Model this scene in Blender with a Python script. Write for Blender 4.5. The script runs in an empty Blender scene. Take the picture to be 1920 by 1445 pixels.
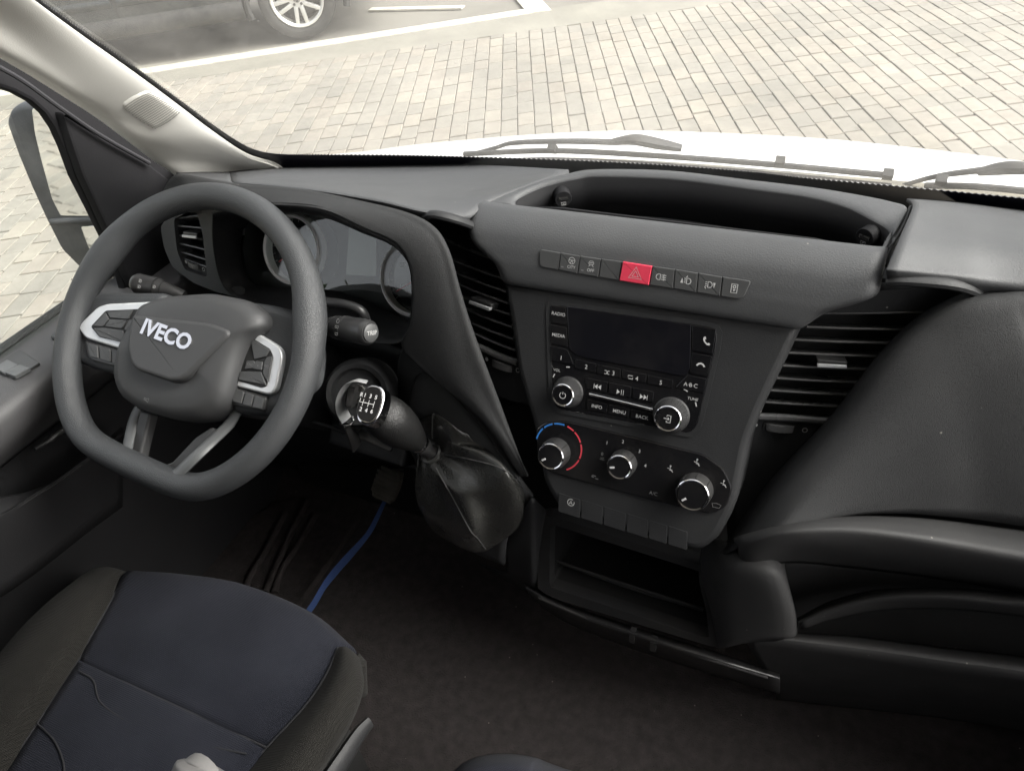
import bpy, bmesh, math, random
import numpy as np
from mathutils import Vector, Matrix

# ---------------------------------------------------------------- camera, world, sun, exposure
SC = bpy.context.scene
COL = SC.collection
FPX, CX, CY = 1420.0, 960.0, 722.5
CAM = np.array([0.30, 0.0, 1.20])
YAW, PITCH, ROLL = math.radians(28), math.radians(40), math.radians(7.1)
_f = np.array([-math.sin(YAW)*math.cos(PITCH), math.cos(YAW)*math.cos(PITCH), -math.sin(PITCH)])
_r0 = np.array([math.cos(YAW), math.sin(YAW), 0.0])
_u0 = np.cross(_r0, _f)
CR = math.cos(ROLL)*_r0 - math.sin(ROLL)*_u0
CU = math.sin(ROLL)*_r0 + math.cos(ROLL)*_u0
CF = _f
cam = bpy.data.objects.new('camera', bpy.data.cameras.new('camera'))
COL.objects.link(cam)
cam.matrix_world = Matrix(((CR[0], CU[0], -CF[0], CAM[0]), (CR[1], CU[1], -CF[1], CAM[1]), (CR[2], CU[2], -CF[2], CAM[2]), (0, 0, 0, 1)))
cam.data.sensor_width = 36.0
cam.data.lens = FPX/1920*36.0
cam.data.clip_start = 0.01
cam.data.clip_end = 500
SC.camera = cam

SUN_EL, SUN_AZ = math.radians(43), math.radians(80)     # azimuth from +Y towards +X
world = bpy.data.worlds.new('World'); SC.world = world
world.use_nodes = True
wn, wl = world.node_tree.nodes, world.node_tree.links
wn.clear()
sky = wn.new('ShaderNodeTexSky'); sky.sky_type = 'NISHITA'; sky.sun_disc = False
sky.sun_elevation = SUN_EL; sky.sun_rotation = SUN_AZ
sky.air_density = 1.0; sky.dust_density = 6.0; sky.ozone_density = 0.5
hsv = wn.new('ShaderNodeHueSaturation'); hsv.inputs['Saturation'].default_value = 0.22    # bright overcast
tint = wn.new('ShaderNodeMix'); tint.data_type = 'RGBA'; tint.blend_type = 'MULTIPLY'; tint.inputs[0].default_value = 1.0
tint.inputs[7].default_value = (1.0, 0.985, 0.965, 1)
bg = wn.new('ShaderNodeBackground'); bg.inputs['Strength'].default_value = 0.12
wo = wn.new('ShaderNodeOutputWorld')
wl.new(sky.outputs[0], hsv.inputs['Color']); wl.new(hsv.outputs[0], tint.inputs[6]); wl.new(tint.outputs[2], bg.inputs['Color']); wl.new(bg.outputs[0], wo.inputs[0])
sun = bpy.data.lights.new('sun', 'SUN'); sun.energy = 1.5; sun.angle = math.radians(40); sun.color = (1.0, 0.975, 0.94)
so = bpy.data.objects.new('sun', sun); COL.objects.link(so)
_sd = Vector((math.sin(SUN_AZ)*math.cos(SUN_EL), math.cos(SUN_AZ)*math.cos(SUN_EL), math.sin(SUN_EL)))
so.rotation_euler = _sd.to_track_quat('Z', 'Y').to_euler()
so.location = (0, 0, 8)
SC.view_settings.view_transform = 'Standard'; SC.view_settings.look = 'None'
SC.view_settings.exposure = 1.92; SC.view_settings.gamma = 1.0
SC.render.engine = 'CYCLES'
SC.cycles.use_denoising = True
SC.cycles.max_bounces = 8; SC.cycles.diffuse_bounces = 4; SC.cycles.glossy_bounces = 4
SC.cycles.transparent_max_bounces = 16
SC.cycles.sample_clamp_indirect = 6.0
SC.cycles.caustics_reflective = False; SC.cycles.caustics_refractive = False
random.seed(7)

# ---------------------------------------------------------------- helpers: photo rays to points on real surfaces
def ray(px, py):
    return CR*(px-CX)/FPX - CU*(py-CY)/FPX + CF
def P(px, py, y=None, x=None, z=None):
    d = ray(px, py)
    if y is not None: t = (y-CAM[1])/d[1]
    elif x is not None: t = (x-CAM[0])/d[0]
    else: t = (z-CAM[2])/d[2]
    return CAM + t*d
class Fr:
    """A flat working plane: origin o, axes u (right), v (up), n (towards the cabin)."""
    def __init__(s, o, tau=0, yaw=0, rot=0, axes=None):
        s.o = np.array(o, float)
        if axes is not None:
            s.u, s.v, s.n = [np.array(a, float) for a in axes]; return
        t, y, r = math.radians(tau), math.radians(yaw), math.radians(rot)
        n = np.array([0, -math.cos(t), math.sin(t)]); u = np.array([1.0, 0, 0]); v = np.array([0, math.sin(t), math.cos(t)])
        Z = np.array([[math.cos(y), -math.sin(y), 0], [math.sin(y), math.cos(y), 0], [0, 0, 1]])
        n, u, v = Z@n, Z@u, Z@v
        s.u, s.v, s.n = math.cos(r)*u+math.sin(r)*v, -math.sin(r)*u+math.cos(r)*v, n
    def pt(s, a, b, h=0.0): return s.o + a*s.u + b*s.v + h*s.n
    def ab(s, px, py, h=0.0):
        d = ray(px, py); t = np.dot(s.o+h*s.n-CAM, s.n)/np.dot(d, s.n)
        q = CAM+t*d-s.o
        return (float(q@s.u), float(q@s.v))
    def abs_(s, pts, h=0.0): return [s.ab(p[0], p[1], h) for p in pts]
    def shift(s, a, b, h=0.0, rot=0.0):
        r = math.radians(rot)
        return Fr(s.pt(a, b, h), axes=(math.cos(r)*s.u+math.sin(r)*s.v, -math.sin(r)*s.u+math.cos(r)*s.v, s.n))

# ---------------------------------------------------------------- materials
MATS = {}
def nod(m): return m.node_tree.nodes, m.node_tree.links
def mat(name, col, rough=0.5, metal=0.0, spec=0.5, var=0.0, vscale=6.0, bump=0.0, bscale=300.0, btype='noise', bdist=0.001,
        coat=0.0, coat_rough=0.05, rvar=0.0, stretch=None, sheen=0.0, dust=0.0, dustcol=(0.35, 0.32, 0.27), speck=0.0):
    m = bpy.data.materials.new(name); m.use_nodes = True
    n, l = nod(m); b = n['Principled BSDF']
    b.inputs['Base Color'].default_value = (*col, 1); b.inputs['Roughness'].default_value = rough
    b.inputs['Metallic'].default_value = metal; b.inputs['Specular IOR Level'].default_value = spec
    b.inputs['Coat Weight'].default_value = coat; b.inputs['Coat Roughness'].default_value = coat_rough
    b.inputs['Sheen Weight'].default_value = sheen
    tc = n.new('ShaderNodeTexCoord'); src = tc.outputs['Object']
    if stretch:
        mp = n.new('ShaderNodeMapping'); mp.inputs['Scale'].default_value = stretch
        l.new(src, mp.inputs[0]); src = mp.outputs[0]
    colsock = None
    if var > 0:
        t = n.new('ShaderNodeTexNoise'); t.inputs['Scale'].default_value = vscale; t.inputs['Detail'].default_value = 6
        l.new(tc.outputs['Object'], t.inputs['Vector'])
        r = n.new('ShaderNodeMapRange'); r.inputs[1].default_value = 0.3; r.inputs[2].default_value = 0.7
        r.inputs[3].default_value = 1-var; r.inputs[4].default_value = 1+var
        l.new(t.outputs[0], r.inputs[0])
        mx = n.new('ShaderNodeMix'); mx.data_type = 'RGBA'; mx.blend_type = 'MULTIPLY'; mx.inputs[0].default_value = 1
        mx.inputs[6].default_value = (*col, 1); l.new(r.outputs[0], mx.inputs[7])
        colsock = mx.outputs[2]
    if dust > 0:
        t = n.new('ShaderNodeTexNoise'); t.inputs['Scale'].default_value = 9; t.inputs['Detail'].default_value = 9; t.inputs['Roughness'].default_value = 0.7
        l.new(tc.outputs['Object'], t.inputs['Vector'])
        r = n.new('ShaderNodeMapRange'); r.inputs[1].default_value = 0.42; r.inputs[2].default_value = 0.75; r.inputs[3].default_value = 0; r.inputs[4].default_value = dust
        l.new(t.outputs[0], r.inputs[0])
        mx = n.new('ShaderNodeMix'); mx.data_type = 'RGBA'
        l.new(r.outputs[0], mx.inputs[0])
        if colsock: l.new(colsock, mx.inputs[6])
        else: mx.inputs[6].default_value = (*col, 1)
        mx.inputs[7].default_value = (*dustcol, 1); colsock = mx.outputs[2]
    if speck > 0:                                             # scattered lint and grit
        vo = n.new('ShaderNodeTexVoronoi'); vo.inputs['Scale'].default_value = 70; l.new(tc.outputs['Object'], vo.inputs['Vector'])
        lt = n.new('ShaderNodeMath'); lt.operation = 'LESS_THAN'; lt.inputs[1].default_value = 0.075; l.new(vo.outputs['Distance'], lt.inputs[0])
        sp = n.new('ShaderNodeSeparateColor'); l.new(vo.outputs['Color'], sp.inputs[0])
        gt = n.new('ShaderNodeMath'); gt.operation = 'GREATER_THAN'; gt.inputs[1].default_value = 0.90; l.new(sp.outputs[0], gt.inputs[0])
        mu = n.new('ShaderNodeMath'); mu.operation = 'MULTIPLY'; l.new(lt.outputs[0], mu.inputs[0]); l.new(gt.outputs[0], mu.inputs[1])
        m2 = n.new('ShaderNodeMath'); m2.operation = 'MULTIPLY'; m2.inputs[1].default_value = speck; l.new(mu.outputs[0], m2.inputs[0])
        mx = n.new('ShaderNodeMix'); mx.data_type = 'RGBA'; l.new(m2.outputs[0], mx.inputs[0])
        if colsock: l.new(colsock, mx.inputs[6])
        else: mx.inputs[6].default_value = (*col, 1)
        mx.inputs[7].default_value = (0.30, 0.28, 0.25, 1); colsock = mx.outputs[2]
    if colsock: l.new(colsock, b.inputs['Base Color'])
    if rvar > 0:
        t = n.new('ShaderNodeTexNoise'); t.inputs['Scale'].default_value = 14; t.inputs['Detail'].default_value = 8
        l.new(tc.outputs['Object'], t.inputs['Vector'])
        r = n.new('ShaderNodeMapRange'); r.inputs[1].default_value = 0.3; r.inputs[2].default_value = 0.7; r.inputs[3].default_value = max(0, rough-rvar); r.inputs[4].default_value = rough+rvar
        l.new(t.outputs[0], r.inputs[0]); l.new(r.outputs[0], b.inputs['Roughness'])
    if bump > 0:
        if btype == 'voronoi':
            t = n.new('ShaderNodeTexVoronoi'); t.feature = 'DISTANCE_TO_EDGE'; t.inputs['Scale'].default_value = bscale
            rr = n.new('ShaderNodeMapRange'); rr.inputs[1].default_value = 0; rr.inputs[2].default_value = 0.25
            l.new(src, t.inputs['Vector']); l.new(t.outputs['Distance'], rr.inputs[0]); hs = rr.outputs[0]
        elif btype == 'weave':
            w1 = n.new('ShaderNodeTexWave'); w1.wave_type = 'BANDS'; w1.bands_direction = 'X'; w1.inputs['Scale'].default_value = bscale
            w2 = n.new('ShaderNodeTexWave'); w2.wave_type = 'BANDS'; w2.bands_direction = 'Y'; w2.inputs['Scale'].default_value = bscale
            w1.inputs['Distortion'].default_value = 0.6; w2.inputs['Distortion'].default_value = 0.6
            l.new(src, w1.inputs[0]); l.new(src, w2.inputs[0])
            mm = n.new('ShaderNodeMath'); mm.operation = 'MULTIPLY'; l.new(w1.outputs['Fac'], mm.inputs[0]); l.new(w2.outputs['Fac'], mm.inputs[1]); hs = mm.outputs[0]
        else:
            t = n.new('ShaderNodeTexNoise'); t.inputs['Scale'].default_value = bscale; t.inputs['Detail'].default_value = 4; t.inputs['Roughness'].default_value = 0.6
            l.new(src, t.inputs['Vector']); hs = t.outputs[0]
        bp = n.new('ShaderNodeBump'); bp.inputs['Strength'].default_value = bump; bp.inputs['Distance'].default_value = bdist
        l.new(hs, bp.inputs['Height']); l.new(bp.outputs[0], b.inputs['Normal'])
    MATS[name] = m
    return m

M = {}
M['plastic'] = mat('grained dark grey plastic', (0.0180, 0.0185, 0.0198), 0.56, spec=0.33, var=0.10, bump=0.5, bscale=750, bdist=0.0006, rvar=0.06, dust=0.10, dustcol=(0.075, 0.073, 0.068), speck=0.6)
M['pad'] = mat('daylit grained dash plastic', (0.060, 0.0615, 0.0645), 0.55, spec=0.4, var=0.08, bump=0.55, bscale=650, bdist=0.0007, rvar=0.05, dust=0.12, dustcol=(0.12, 0.117, 0.11), speck=0.5)  # lighter copy of the dash plastic; daylight on top put into the colour
M['cloth_panel'] = mat('fine textured dash plastic', (0.025, 0.0255, 0.0265), 0.62, spec=0.3, var=0.10, bump=0.6, bscale=900, btype='voronoi', bdist=0.0005, rvar=0.05, dust=0.10, dustcol=(0.075, 0.072, 0.068), speck=0.6)
M['black'] = mat('matt black plastic', (0.012, 0.012, 0.012), 0.6, var=0.1, bump=0.3, bscale=600, bdist=0.0005)
M['satin_black'] = mat('satin black plastic', (0.024, 0.024, 0.025), 0.38, var=0.1, rvar=0.06, dust=0.05)
M['gloss'] = mat('gloss black panel', (0.006, 0.006, 0.007), 0.22, rvar=0.06, coat=0.25, coat_rough=0.12, dust=0.03)
M['screen'] = mat('dark display glass', (0.006, 0.006, 0.008), 0.16, rvar=0.05, dust=0.03)
M['chrome'] = mat('chrome', (0.85, 0.85, 0.87), 0.10, metal=1.0)
M['silver'] = mat('satin silver paint', (0.62, 0.63, 0.64), 0.34, metal=0.45)
M['print'] = mat('white print', (0.45, 0.45, 0.45), 0.6)
M['print_grey'] = mat('faint grey print', (0.16, 0.16, 0.16), 0.6)
M['blue_print'] = mat('blue print', (0.03, 0.17, 0.50), 0.5)
M['red_print'] = mat('red print', (0.55, 0.05, 0.07), 0.5)
M['red'] = mat('red plastic', (0.62, 0.045, 0.085), 0.42, var=0.05, bump=0.2, bscale=800, bdist=0.0004)
M['wheel_leather'] = mat('grained steering wheel skin', (0.040, 0.042, 0.0445), 0.46, var=0.12, bump=0.34, bscale=560, btype='voronoi', bdist=0.0011, rvar=0.07)
M['wheel_plastic'] = mat('wheel hub plastic', (0.043, 0.0435, 0.045), 0.55, var=0.08, bump=0.35, bscale=800, bdist=0.0005, dust=0.06, dustcol=(0.12, 0.11, 0.10))
M['door_black'] = mat('black door frame', (0.008, 0.008, 0.009), 0.7, spec=0.2, var=0.2, bump=0.3, bscale=400, bdist=0.0005)
M['bark'] = mat('tree bark', (0.09, 0.07, 0.05), 0.9, var=0.3)
M['leaf'] = mat('green leaves', (0.045, 0.075, 0.025), 0.7, var=0.4, vscale=3)
M['ring'] = mat('white dial ring', (0.9, 0.9, 0.9), 0.4)
M['shelf'] = mat('highlit shelf plastic', (0.033, 0.033, 0.0335), 0.64, spec=0.28, var=0.1, bump=0.5, bscale=750, bdist=0.0006, rvar=0.06, dust=0.12, dustcol=(0.075, 0.07, 0.065), speck=0.6)  # lighter copy of the same plastic; highlight on the rolls put into the colour
M['sill'] = mat('grey door sill plastic', (0.060, 0.059, 0.061), 0.55, var=0.08, bump=0.5, bscale=600, bdist=0.0006, dust=0.10, dustcol=(0.14, 0.13, 0.12))
M['slat'] = mat('vent slat plastic', (0.085, 0.085, 0.087), 0.30, var=0.08, rvar=0.05, dust=0.08)
M['pedal'] = mat('worn pedal rubber', (0.075, 0.068, 0.055), 0.7, var=0.3, vscale=40, bump=0.5, bscale=200)
M['seat_seam_shade'] = mat('painted seat seam shade', (0.008, 0.008, 0.010), 0.9)  # dark colour paints the shade of sunken seams onto thin tubes
M['wheel_grey'] = mat('mid grey wheel trim', (0.085, 0.088, 0.09), 0.45, var=0.05, bump=0.2, bscale=800, bdist=0.0004)
M['key'] = mat('button rubber', (0.055, 0.056, 0.057), 0.5, var=0.06, bump=0.2, bscale=900, bdist=0.0003)
M['leather'] = mat('black shift boot leather', (0.034, 0.034, 0.032), 0.24, coat=0.6, coat_rough=0.22, var=0.15, bump=0.35, bscale=260, btype='voronoi', bdist=0.0007, rvar=0.08)
M['knob_leather'] = mat('shift knob leather', (0.012, 0.012, 0.012), 0.34, bump=0.35, bscale=520, btype='voronoi', bdist=0.001)
M['thread'] = mat('dark stitching thread', (0.05, 0.05, 0.05), 0.8)
M['trim'] = mat('cream pillar trim', (0.82, 0.805, 0.76), 0.62, var=0.04, bump=0.4, bscale=700, bdist=0.0005, dust=0.06, dustcol=(0.5, 0.48, 0.43))
M['trim_dark'] = mat('hole behind grille', (0.42, 0.41, 0.385), 0.8)
M['frit'] = mat('black glass border', (0.008, 0.008, 0.014), 0.28)
M['rubber'] = mat('black rubber seal', (0.014, 0.014, 0.016), 0.65, bump=0.3, bscale=200, var=0.15)
M['door'] = mat('door plastic', (0.012, 0.012, 0.013), 0.6, spec=0.2, var=0.1, bump=0.5, bscale=600, bdist=0.0006, dust=0.08, dustcol=(0.04, 0.038, 0.035))
M['seat_blue'] = mat('blue grey seat cloth', (0.0115, 0.0128, 0.0190), 0.85, spec=0.12, var=0.22, vscale=9, bump=0.8, bscale=150, btype='weave', bdist=0.001, sheen=0.03, dust=0.10, dustcol=(0.035, 0.033, 0.031))
M['seat_grey'] = mat('grey brown seat cloth', (0.0118, 0.0112, 0.0100), 0.85, spec=0.12, var=0.2, vscale=8, bump=0.8, bscale=170, btype='weave', bdist=0.001, sheen=0.03, dust=0.10, dustcol=(0.03, 0.028, 0.024))
M['carpet'] = mat('dark cab floor lining', (0.027, 0.0238, 0.0235), 0.9, spec=0.1, speck=0.4, var=0.25, vscale=60, bump=0.9, bscale=330, bdist=0.003, dust=0.15, dustcol=(0.033, 0.028, 0.026))
M['strap'] = mat('blue webbing', (0.020, 0.048, 0.145), 0.75, var=0.25, vscale=25, bump=0.7, bscale=300, btype='weave')
M['steel'] = mat('worn steel', (0.45, 0.44, 0.42), 0.3, metal=1.0, rvar=0.1)
M['white_paint'] = mat('white van paint', (0.80, 0.80, 0.78), 0.35, coat=0.6, var=0.03, dust=0.12, dustcol=(0.5, 0.46, 0.38))
M['wiper'] = mat('dusty wiper plastic', (0.022, 0.023, 0.025), 0.6, var=0.2, bump=0.4, bscale=200, dust=0.25, dustcol=(0.09, 0.08, 0.065))
M['cowl'] = mat('dusty grey cowl plastic', (0.07, 0.068, 0.06), 0.8, var=0.25, vscale=20, dust=0.85, dustcol=(0.34, 0.30, 0.22))
M['mirror_case'] = mat('dusty black mirror housing', (0.065, 0.068, 0.075), 0.6, var=0.3, vscale=25, bump=0.3, bscale=300, dust=0.5, dustcol=(0.20, 0.20, 0.19))
M['mirror'] = mat('mirror glass', (0.86, 0.87, 0.86), 0.03, metal=1.0)
M['asphalt'] = mat('pale worn asphalt', (0.165, 0.155, 0.135), 0.9, var=0.14, vscale=2.0, bump=0.5, bscale=90, bdist=0.004)
M['kerb'] = mat('concrete edging', (0.205, 0.195, 0.165), 0.85, var=0.12, vscale=3, bump=0.4, bscale=70, bdist=0.003)
M['line'] = mat('worn white road paint', (0.52, 0.50, 0.43), 0.7, var=0.18, vscale=6, dust=0.5, dustcol=(0.22, 0.2, 0.17))
M['joint'] = mat('sand in the joints', (0.160, 0.146, 0.124), 0.95, var=0.3, vscale=10, bump=0.5, bscale=200)
M['car_paint'] = mat('dark grey car paint', (0.022, 0.026, 0.028), 0.3, metal=0.3, coat=0.8, coat_rough=0.08, var=0.1, dust=0.35, dustcol=(0.10, 0.095, 0.085))
M['car_plastic'] = mat('black car plastic', (0.02, 0.02, 0.02), 0.6, var=0.2, dust=0.4, dustcol=(0.09, 0.085, 0.075))
M['tyre'] = mat('tyre rubber', (0.022, 0.022, 0.022), 0.8, var=0.2, bump=0.4, bscale=120, dust=0.4, dustcol=(0.10, 0.092, 0.08))
M['alloy'] = mat('alloy wheel silver', (0.66, 0.66, 0.64), 0.35, metal=0.7, dust=0.15)
M['dark_glass'] = mat('tinted car glass', (0.01, 0.012, 0.013), 0.05)

def stone_mat():
    m = bpy.data.materials.new('cream paving setts'); m.use_nodes = True
    n, l = nod(m); b = n['Principled BSDF']; b.inputs['Roughness'].default_value = 0.85
    geo = n.new('ShaderNodeNewGeometry')
    info = n.new('ShaderNodeObjectInfo')
    add = n.new('ShaderNodeMath'); add.operation = 'ADD'; l.new(geo.outputs['Random Per Island'], add.inputs[0]); l.new(info.outputs['Random'], add.inputs[1])
    fr = n.new('ShaderNodeMath'); fr.operation = 'FRACT'; l.new(add.outputs[0], fr.inputs[0])
    cr = n.new('ShaderNodeValToRGB')
    cr.color_ramp.elements[0].color = (0.205, 0.193, 0.168, 1); cr.color_ramp.elements[1].color = (0.262, 0.242, 0.203, 1)
    e = cr.color_ramp.elements.new(0.45); e.color = (0.232, 0.217, 0.187, 1)
    e = cr.color_ramp.elements.new(0.75); e.color = (0.242, 0.219, 0.186, 1)
    l.new(fr.outputs[0], cr.inputs[0])
    tc = n.new('ShaderNodeNewGeometry')
    t = n.new('ShaderNodeTexNoise'); t.inputs['Scale'].default_value = 11; t.inputs['Detail'].default_value = 9; t.inputs['Roughness'].default_value = 0.7
    l.new(tc.outputs['Position'], t.inputs['Vector'])
    r = n.new('ShaderNodeMapRange'); r.inputs[1].default_value = 0.3; r.inputs[2].default_value = 0.7; r.inputs[3].default_value = 0.88; r.inputs[4].default_value = 1.1
    l.new(t.outputs[0], r.inputs[0])
    t2 = n.new('ShaderNodeTexNoise'); t2.inputs['Scale'].default_value = 1.1; t2.inputs['Detail'].default_value = 5
    l.new(tc.outputs['Position'], t2.inputs['Vector'])
    r2 = n.new('ShaderNodeMapRange'); r2.inputs[1].default_value = 0.3; r2.inputs[2].default_value = 0.7; r2.inputs[3].default_value = 0.80; r2.inputs[4].default_value = 1.1
    l.new(t2.outputs[0], r2.inputs[0])
    m0 = n.new('ShaderNodeMath'); m0.operation = 'MULTIPLY'; l.new(r.outputs[0], m0.inputs[0]); l.new(r2.outputs[0], m0.inputs[1])
    t4 = n.new('ShaderNodeTexNoise'); t4.inputs['Scale'].default_value = 2.6; t4.inputs['Detail'].default_value = 7; t4.inputs['Roughness'].default_value = 0.65   # old stains
    l.new(tc.outputs['Position'], t4.inputs['Vector'])
    r4 = n.new('ShaderNodeMapRange'); r4.inputs[1].default_value = 0.56; r4.inputs[2].default_value = 0.72; r4.inputs[3].default_value = 1.0; r4.inputs[4].default_value = 0.8
    l.new(t4.outputs[0], r4.inputs[0])
    mm = n.new('ShaderNodeMath'); mm.operation = 'MULTIPLY'; l.new(m0.outputs[0], mm.inputs[0]); l.new(r4.outputs[0], mm.inputs[1])
    mx = n.new('ShaderNodeMix'); mx.data_type = 'RGBA'; mx.blend_type = 'MULTIPLY'; mx.inputs[0].default_value = 1
    l.new(cr.outputs[0], mx.inputs[6]); l.new(mm.outputs[0], mx.inputs[7]); l.new(mx.outputs[2], b.inputs['Base Color'])
    bp = n.new('ShaderNodeBump'); bp.inputs['Strength'].default_value = 0.4; bp.inputs['Distance'].default_value = 0.004
    t3 = n.new('ShaderNodeTexNoise'); t3.inputs['Scale'].default_value = 60; t3.inputs['Detail'].default_value = 5
    l.new(tc.outputs['Position'], t3.inputs['Vector']); l.new(t3.outputs[0], bp.inputs['Height']); l.new(bp.outputs[0], b.inputs['Normal'])
    return m
M['stone'] = stone_mat()

def glass_mat(name, dust=0.05, speck=0.12, refl=0.9, tintc=(0.95, 0.97, 0.96), rough=0.0):
    """Thin pane: lets light straight through, mirrors at grazing angles, carries a film of dust; the windscreen film doubles as haze."""
    m = bpy.data.materials.new(name); m.use_nodes = True
    n, l = nod(m); n.remove(n['Principled BSDF']); out = n['Material Output']
    tr = n.new('ShaderNodeBsdfTransparent'); tr.inputs[0].default_value = (*tintc, 1)
    gl = n.new('ShaderNodeBsdfGlossy'); gl.inputs['Roughness'].default_value = rough
    fr = n.new('ShaderNodeFresnel')
    ge = n.new('ShaderNodeNewGeometry'); io = n.new('ShaderNodeMapRange'); io.inputs[3].default_value = 1.5; io.inputs[4].default_value = 1/1.5
    l.new(ge.outputs['Backfacing'], io.inputs[0]); l.new(io.outputs[0], fr.inputs[0])
    k = n.new('ShaderNodeMath'); k.operation = 'MULTIPLY'; k.inputs[1].default_value = refl; l.new(fr.outputs[0], k.inputs[0])
    mx = n.new('ShaderNodeMixShader'); l.new(k.outputs[0], mx.inputs[0]); l.new(tr.outputs[0], mx.inputs[1]); l.new(gl.outputs[0], mx.inputs[2])
    last = mx.outputs[0]
    if dust > 0:
        df = n.new('ShaderNodeBsdfDiffuse'); df.inputs[0].default_value = (0.62, 0.60, 0.55, 1)
        tl = n.new('ShaderNodeBsdfTranslucent'); tl.inputs[0].default_value = (0.62, 0.60, 0.55, 1)
        d2 = n.new('ShaderNodeMixShader'); d2.inputs[0].default_value = 0.5; l.new(df.outputs[0], d2.inputs[1]); l.new(tl.outputs[0], d2.inputs[2])
        tc = n.new('ShaderNodeTexCoord')
        t = n.new('ShaderNodeTexNoise'); t.inputs['Scale'].default_value = 5; t.inputs['Detail'].default_value = 8; t.inputs['Roughness'].default_value = 0.75
        l.new(tc.outputs['Object'], t.inputs['Vector'])
        r = n.new('ShaderNodeMapRange'); r.inputs[1].default_value = 0.35; r.inputs[2].default_value = 0.7; r.inputs[3].default_value = dust*0.5; r.inputs[4].default_value = dust*1.5
        l.new(t.outputs[0], r.inputs[0])
        v = n.new('ShaderNodeTexVoronoi'); v.inputs['Scale'].default_value = 55
        l.new(tc.outputs['Object'], v.inputs['Vector'])
        s = n.new('ShaderNodeMapRange'); s.inputs[1].default_value = 0.03; s.inputs[2].default_value = 0.09; s.inputs[3].default_value = speck; s.inputs[4].default_value = 0
        l.new(v.outputs['Distance'], s.inputs[0])
        gate = n.new('ShaderNodeMath'); gate.operation = 'GREATER_THAN'; gate.inputs[1].default_value = 0.72
        sep = n.new('ShaderNodeSeparateColor'); l.new(v.outputs['Color'], sep.inputs[0]); l.new(sep.outputs[0], gate.inputs[0])
        g2 = n.new('ShaderNodeMath'); g2.operation = 'MULTIPLY'; l.new(s.outputs[0], g2.inputs[0]); l.new(gate.outputs[0], g2.inputs[1])
        ad = n.new('ShaderNodeMath'); ad.operation = 'ADD'; ad.use_clamp = True; l.new(r.outputs[0], ad.inputs[0]); l.new(g2.outputs[0], ad.inputs[1])
        mx2 = n.new('ShaderNodeMixShader'); l.new(ad.outputs[0], mx2.inputs[0]); l.new(last, mx2.inputs[1]); l.new(d2.outputs[0], mx2.inputs[2])
        last = mx2.outputs[0]
    l.new(last, out.inputs[0])
    return m
M['windscreen'] = glass_mat('hazed dusty windscreen glass', dust=0.20, speck=0.22)  # dust film made heavier to stand in for pale reflected haze
M['side_glass'] = glass_mat('side window glass', dust=0.02, speck=0.08)
M['lens'] = glass_mat('instrument lens', dust=0.0, refl=1.3)

# ---------------------------------------------------------------- helpers: objects
ROOTLOC = {}
def thing(name, label, cat, loc=(0, 0, 0), group=None):
    o = bpy.data.objects.new(name, None); COL.objects.link(o)
    o.empty_display_size = 0.05
    o.location = [float(c) for c in loc]; o['label'] = label; o['category'] = cat
    if group: o['group'] = group
    return o
def tag(o, label, cat, group=None):
    o['label'] = label; o['category'] = cat
    if group: o['group'] = group
    return o
def struct(o, kind='structure'):
    o['kind'] = kind; return o
def hook(o, parent):
    if parent is not None:
        o.parent = parent
        if parent.type == 'EMPTY':
            o.matrix_parent_inverse = Matrix.Translation(-Vector(parent.location))
        elif parent.parent is None:
            o.matrix_parent_inverse = Matrix.Translation(-Vector(parent.location))
def link(name, me, m, parent=None, smooth=True, ang=40):
    if smooth:
        me.shade_smooth()
        me.set_sharp_from_angle(angle=math.radians(ang))
    o = bpy.data.objects.new(name, me); COL.objects.link(o)
    if m is not None: me.materials.append(m)
    hook(o, parent)
    return o
def mesh(name, verts, faces, m, parent=None, smooth=True, ang=40, fix=True):
    me = bpy.data.meshes.new(name)
    me.from_pydata([tuple(float(c) for c in v) for v in verts], [], faces)
    if fix:
        bm = bmesh.new(); bm.from_mesh(me)
        bmesh.ops.remove_doubles(bm, verts=bm.verts, dist=1e-6)
        bmesh.ops.recalc_face_normals(bm, faces=bm.faces); bm.to_mesh(me); bm.free()
    me.update()
    return link(name, me, m, parent, smooth, ang)
class MB:
    """Collects several shapes that make up one part."""
    def __init__(s): s.v, s.f = [], []
    def add(s, v, f):
        k = len(s.v); s.v += [tuple(float(c) for c in p) for p in v]; s.f += [[i+k for i in q] for q in f]; return s
    def build(s, name, m, parent=None, smooth=True, ang=40): return mesh(name, s.v, s.f, m, parent, smooth, ang)

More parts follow.
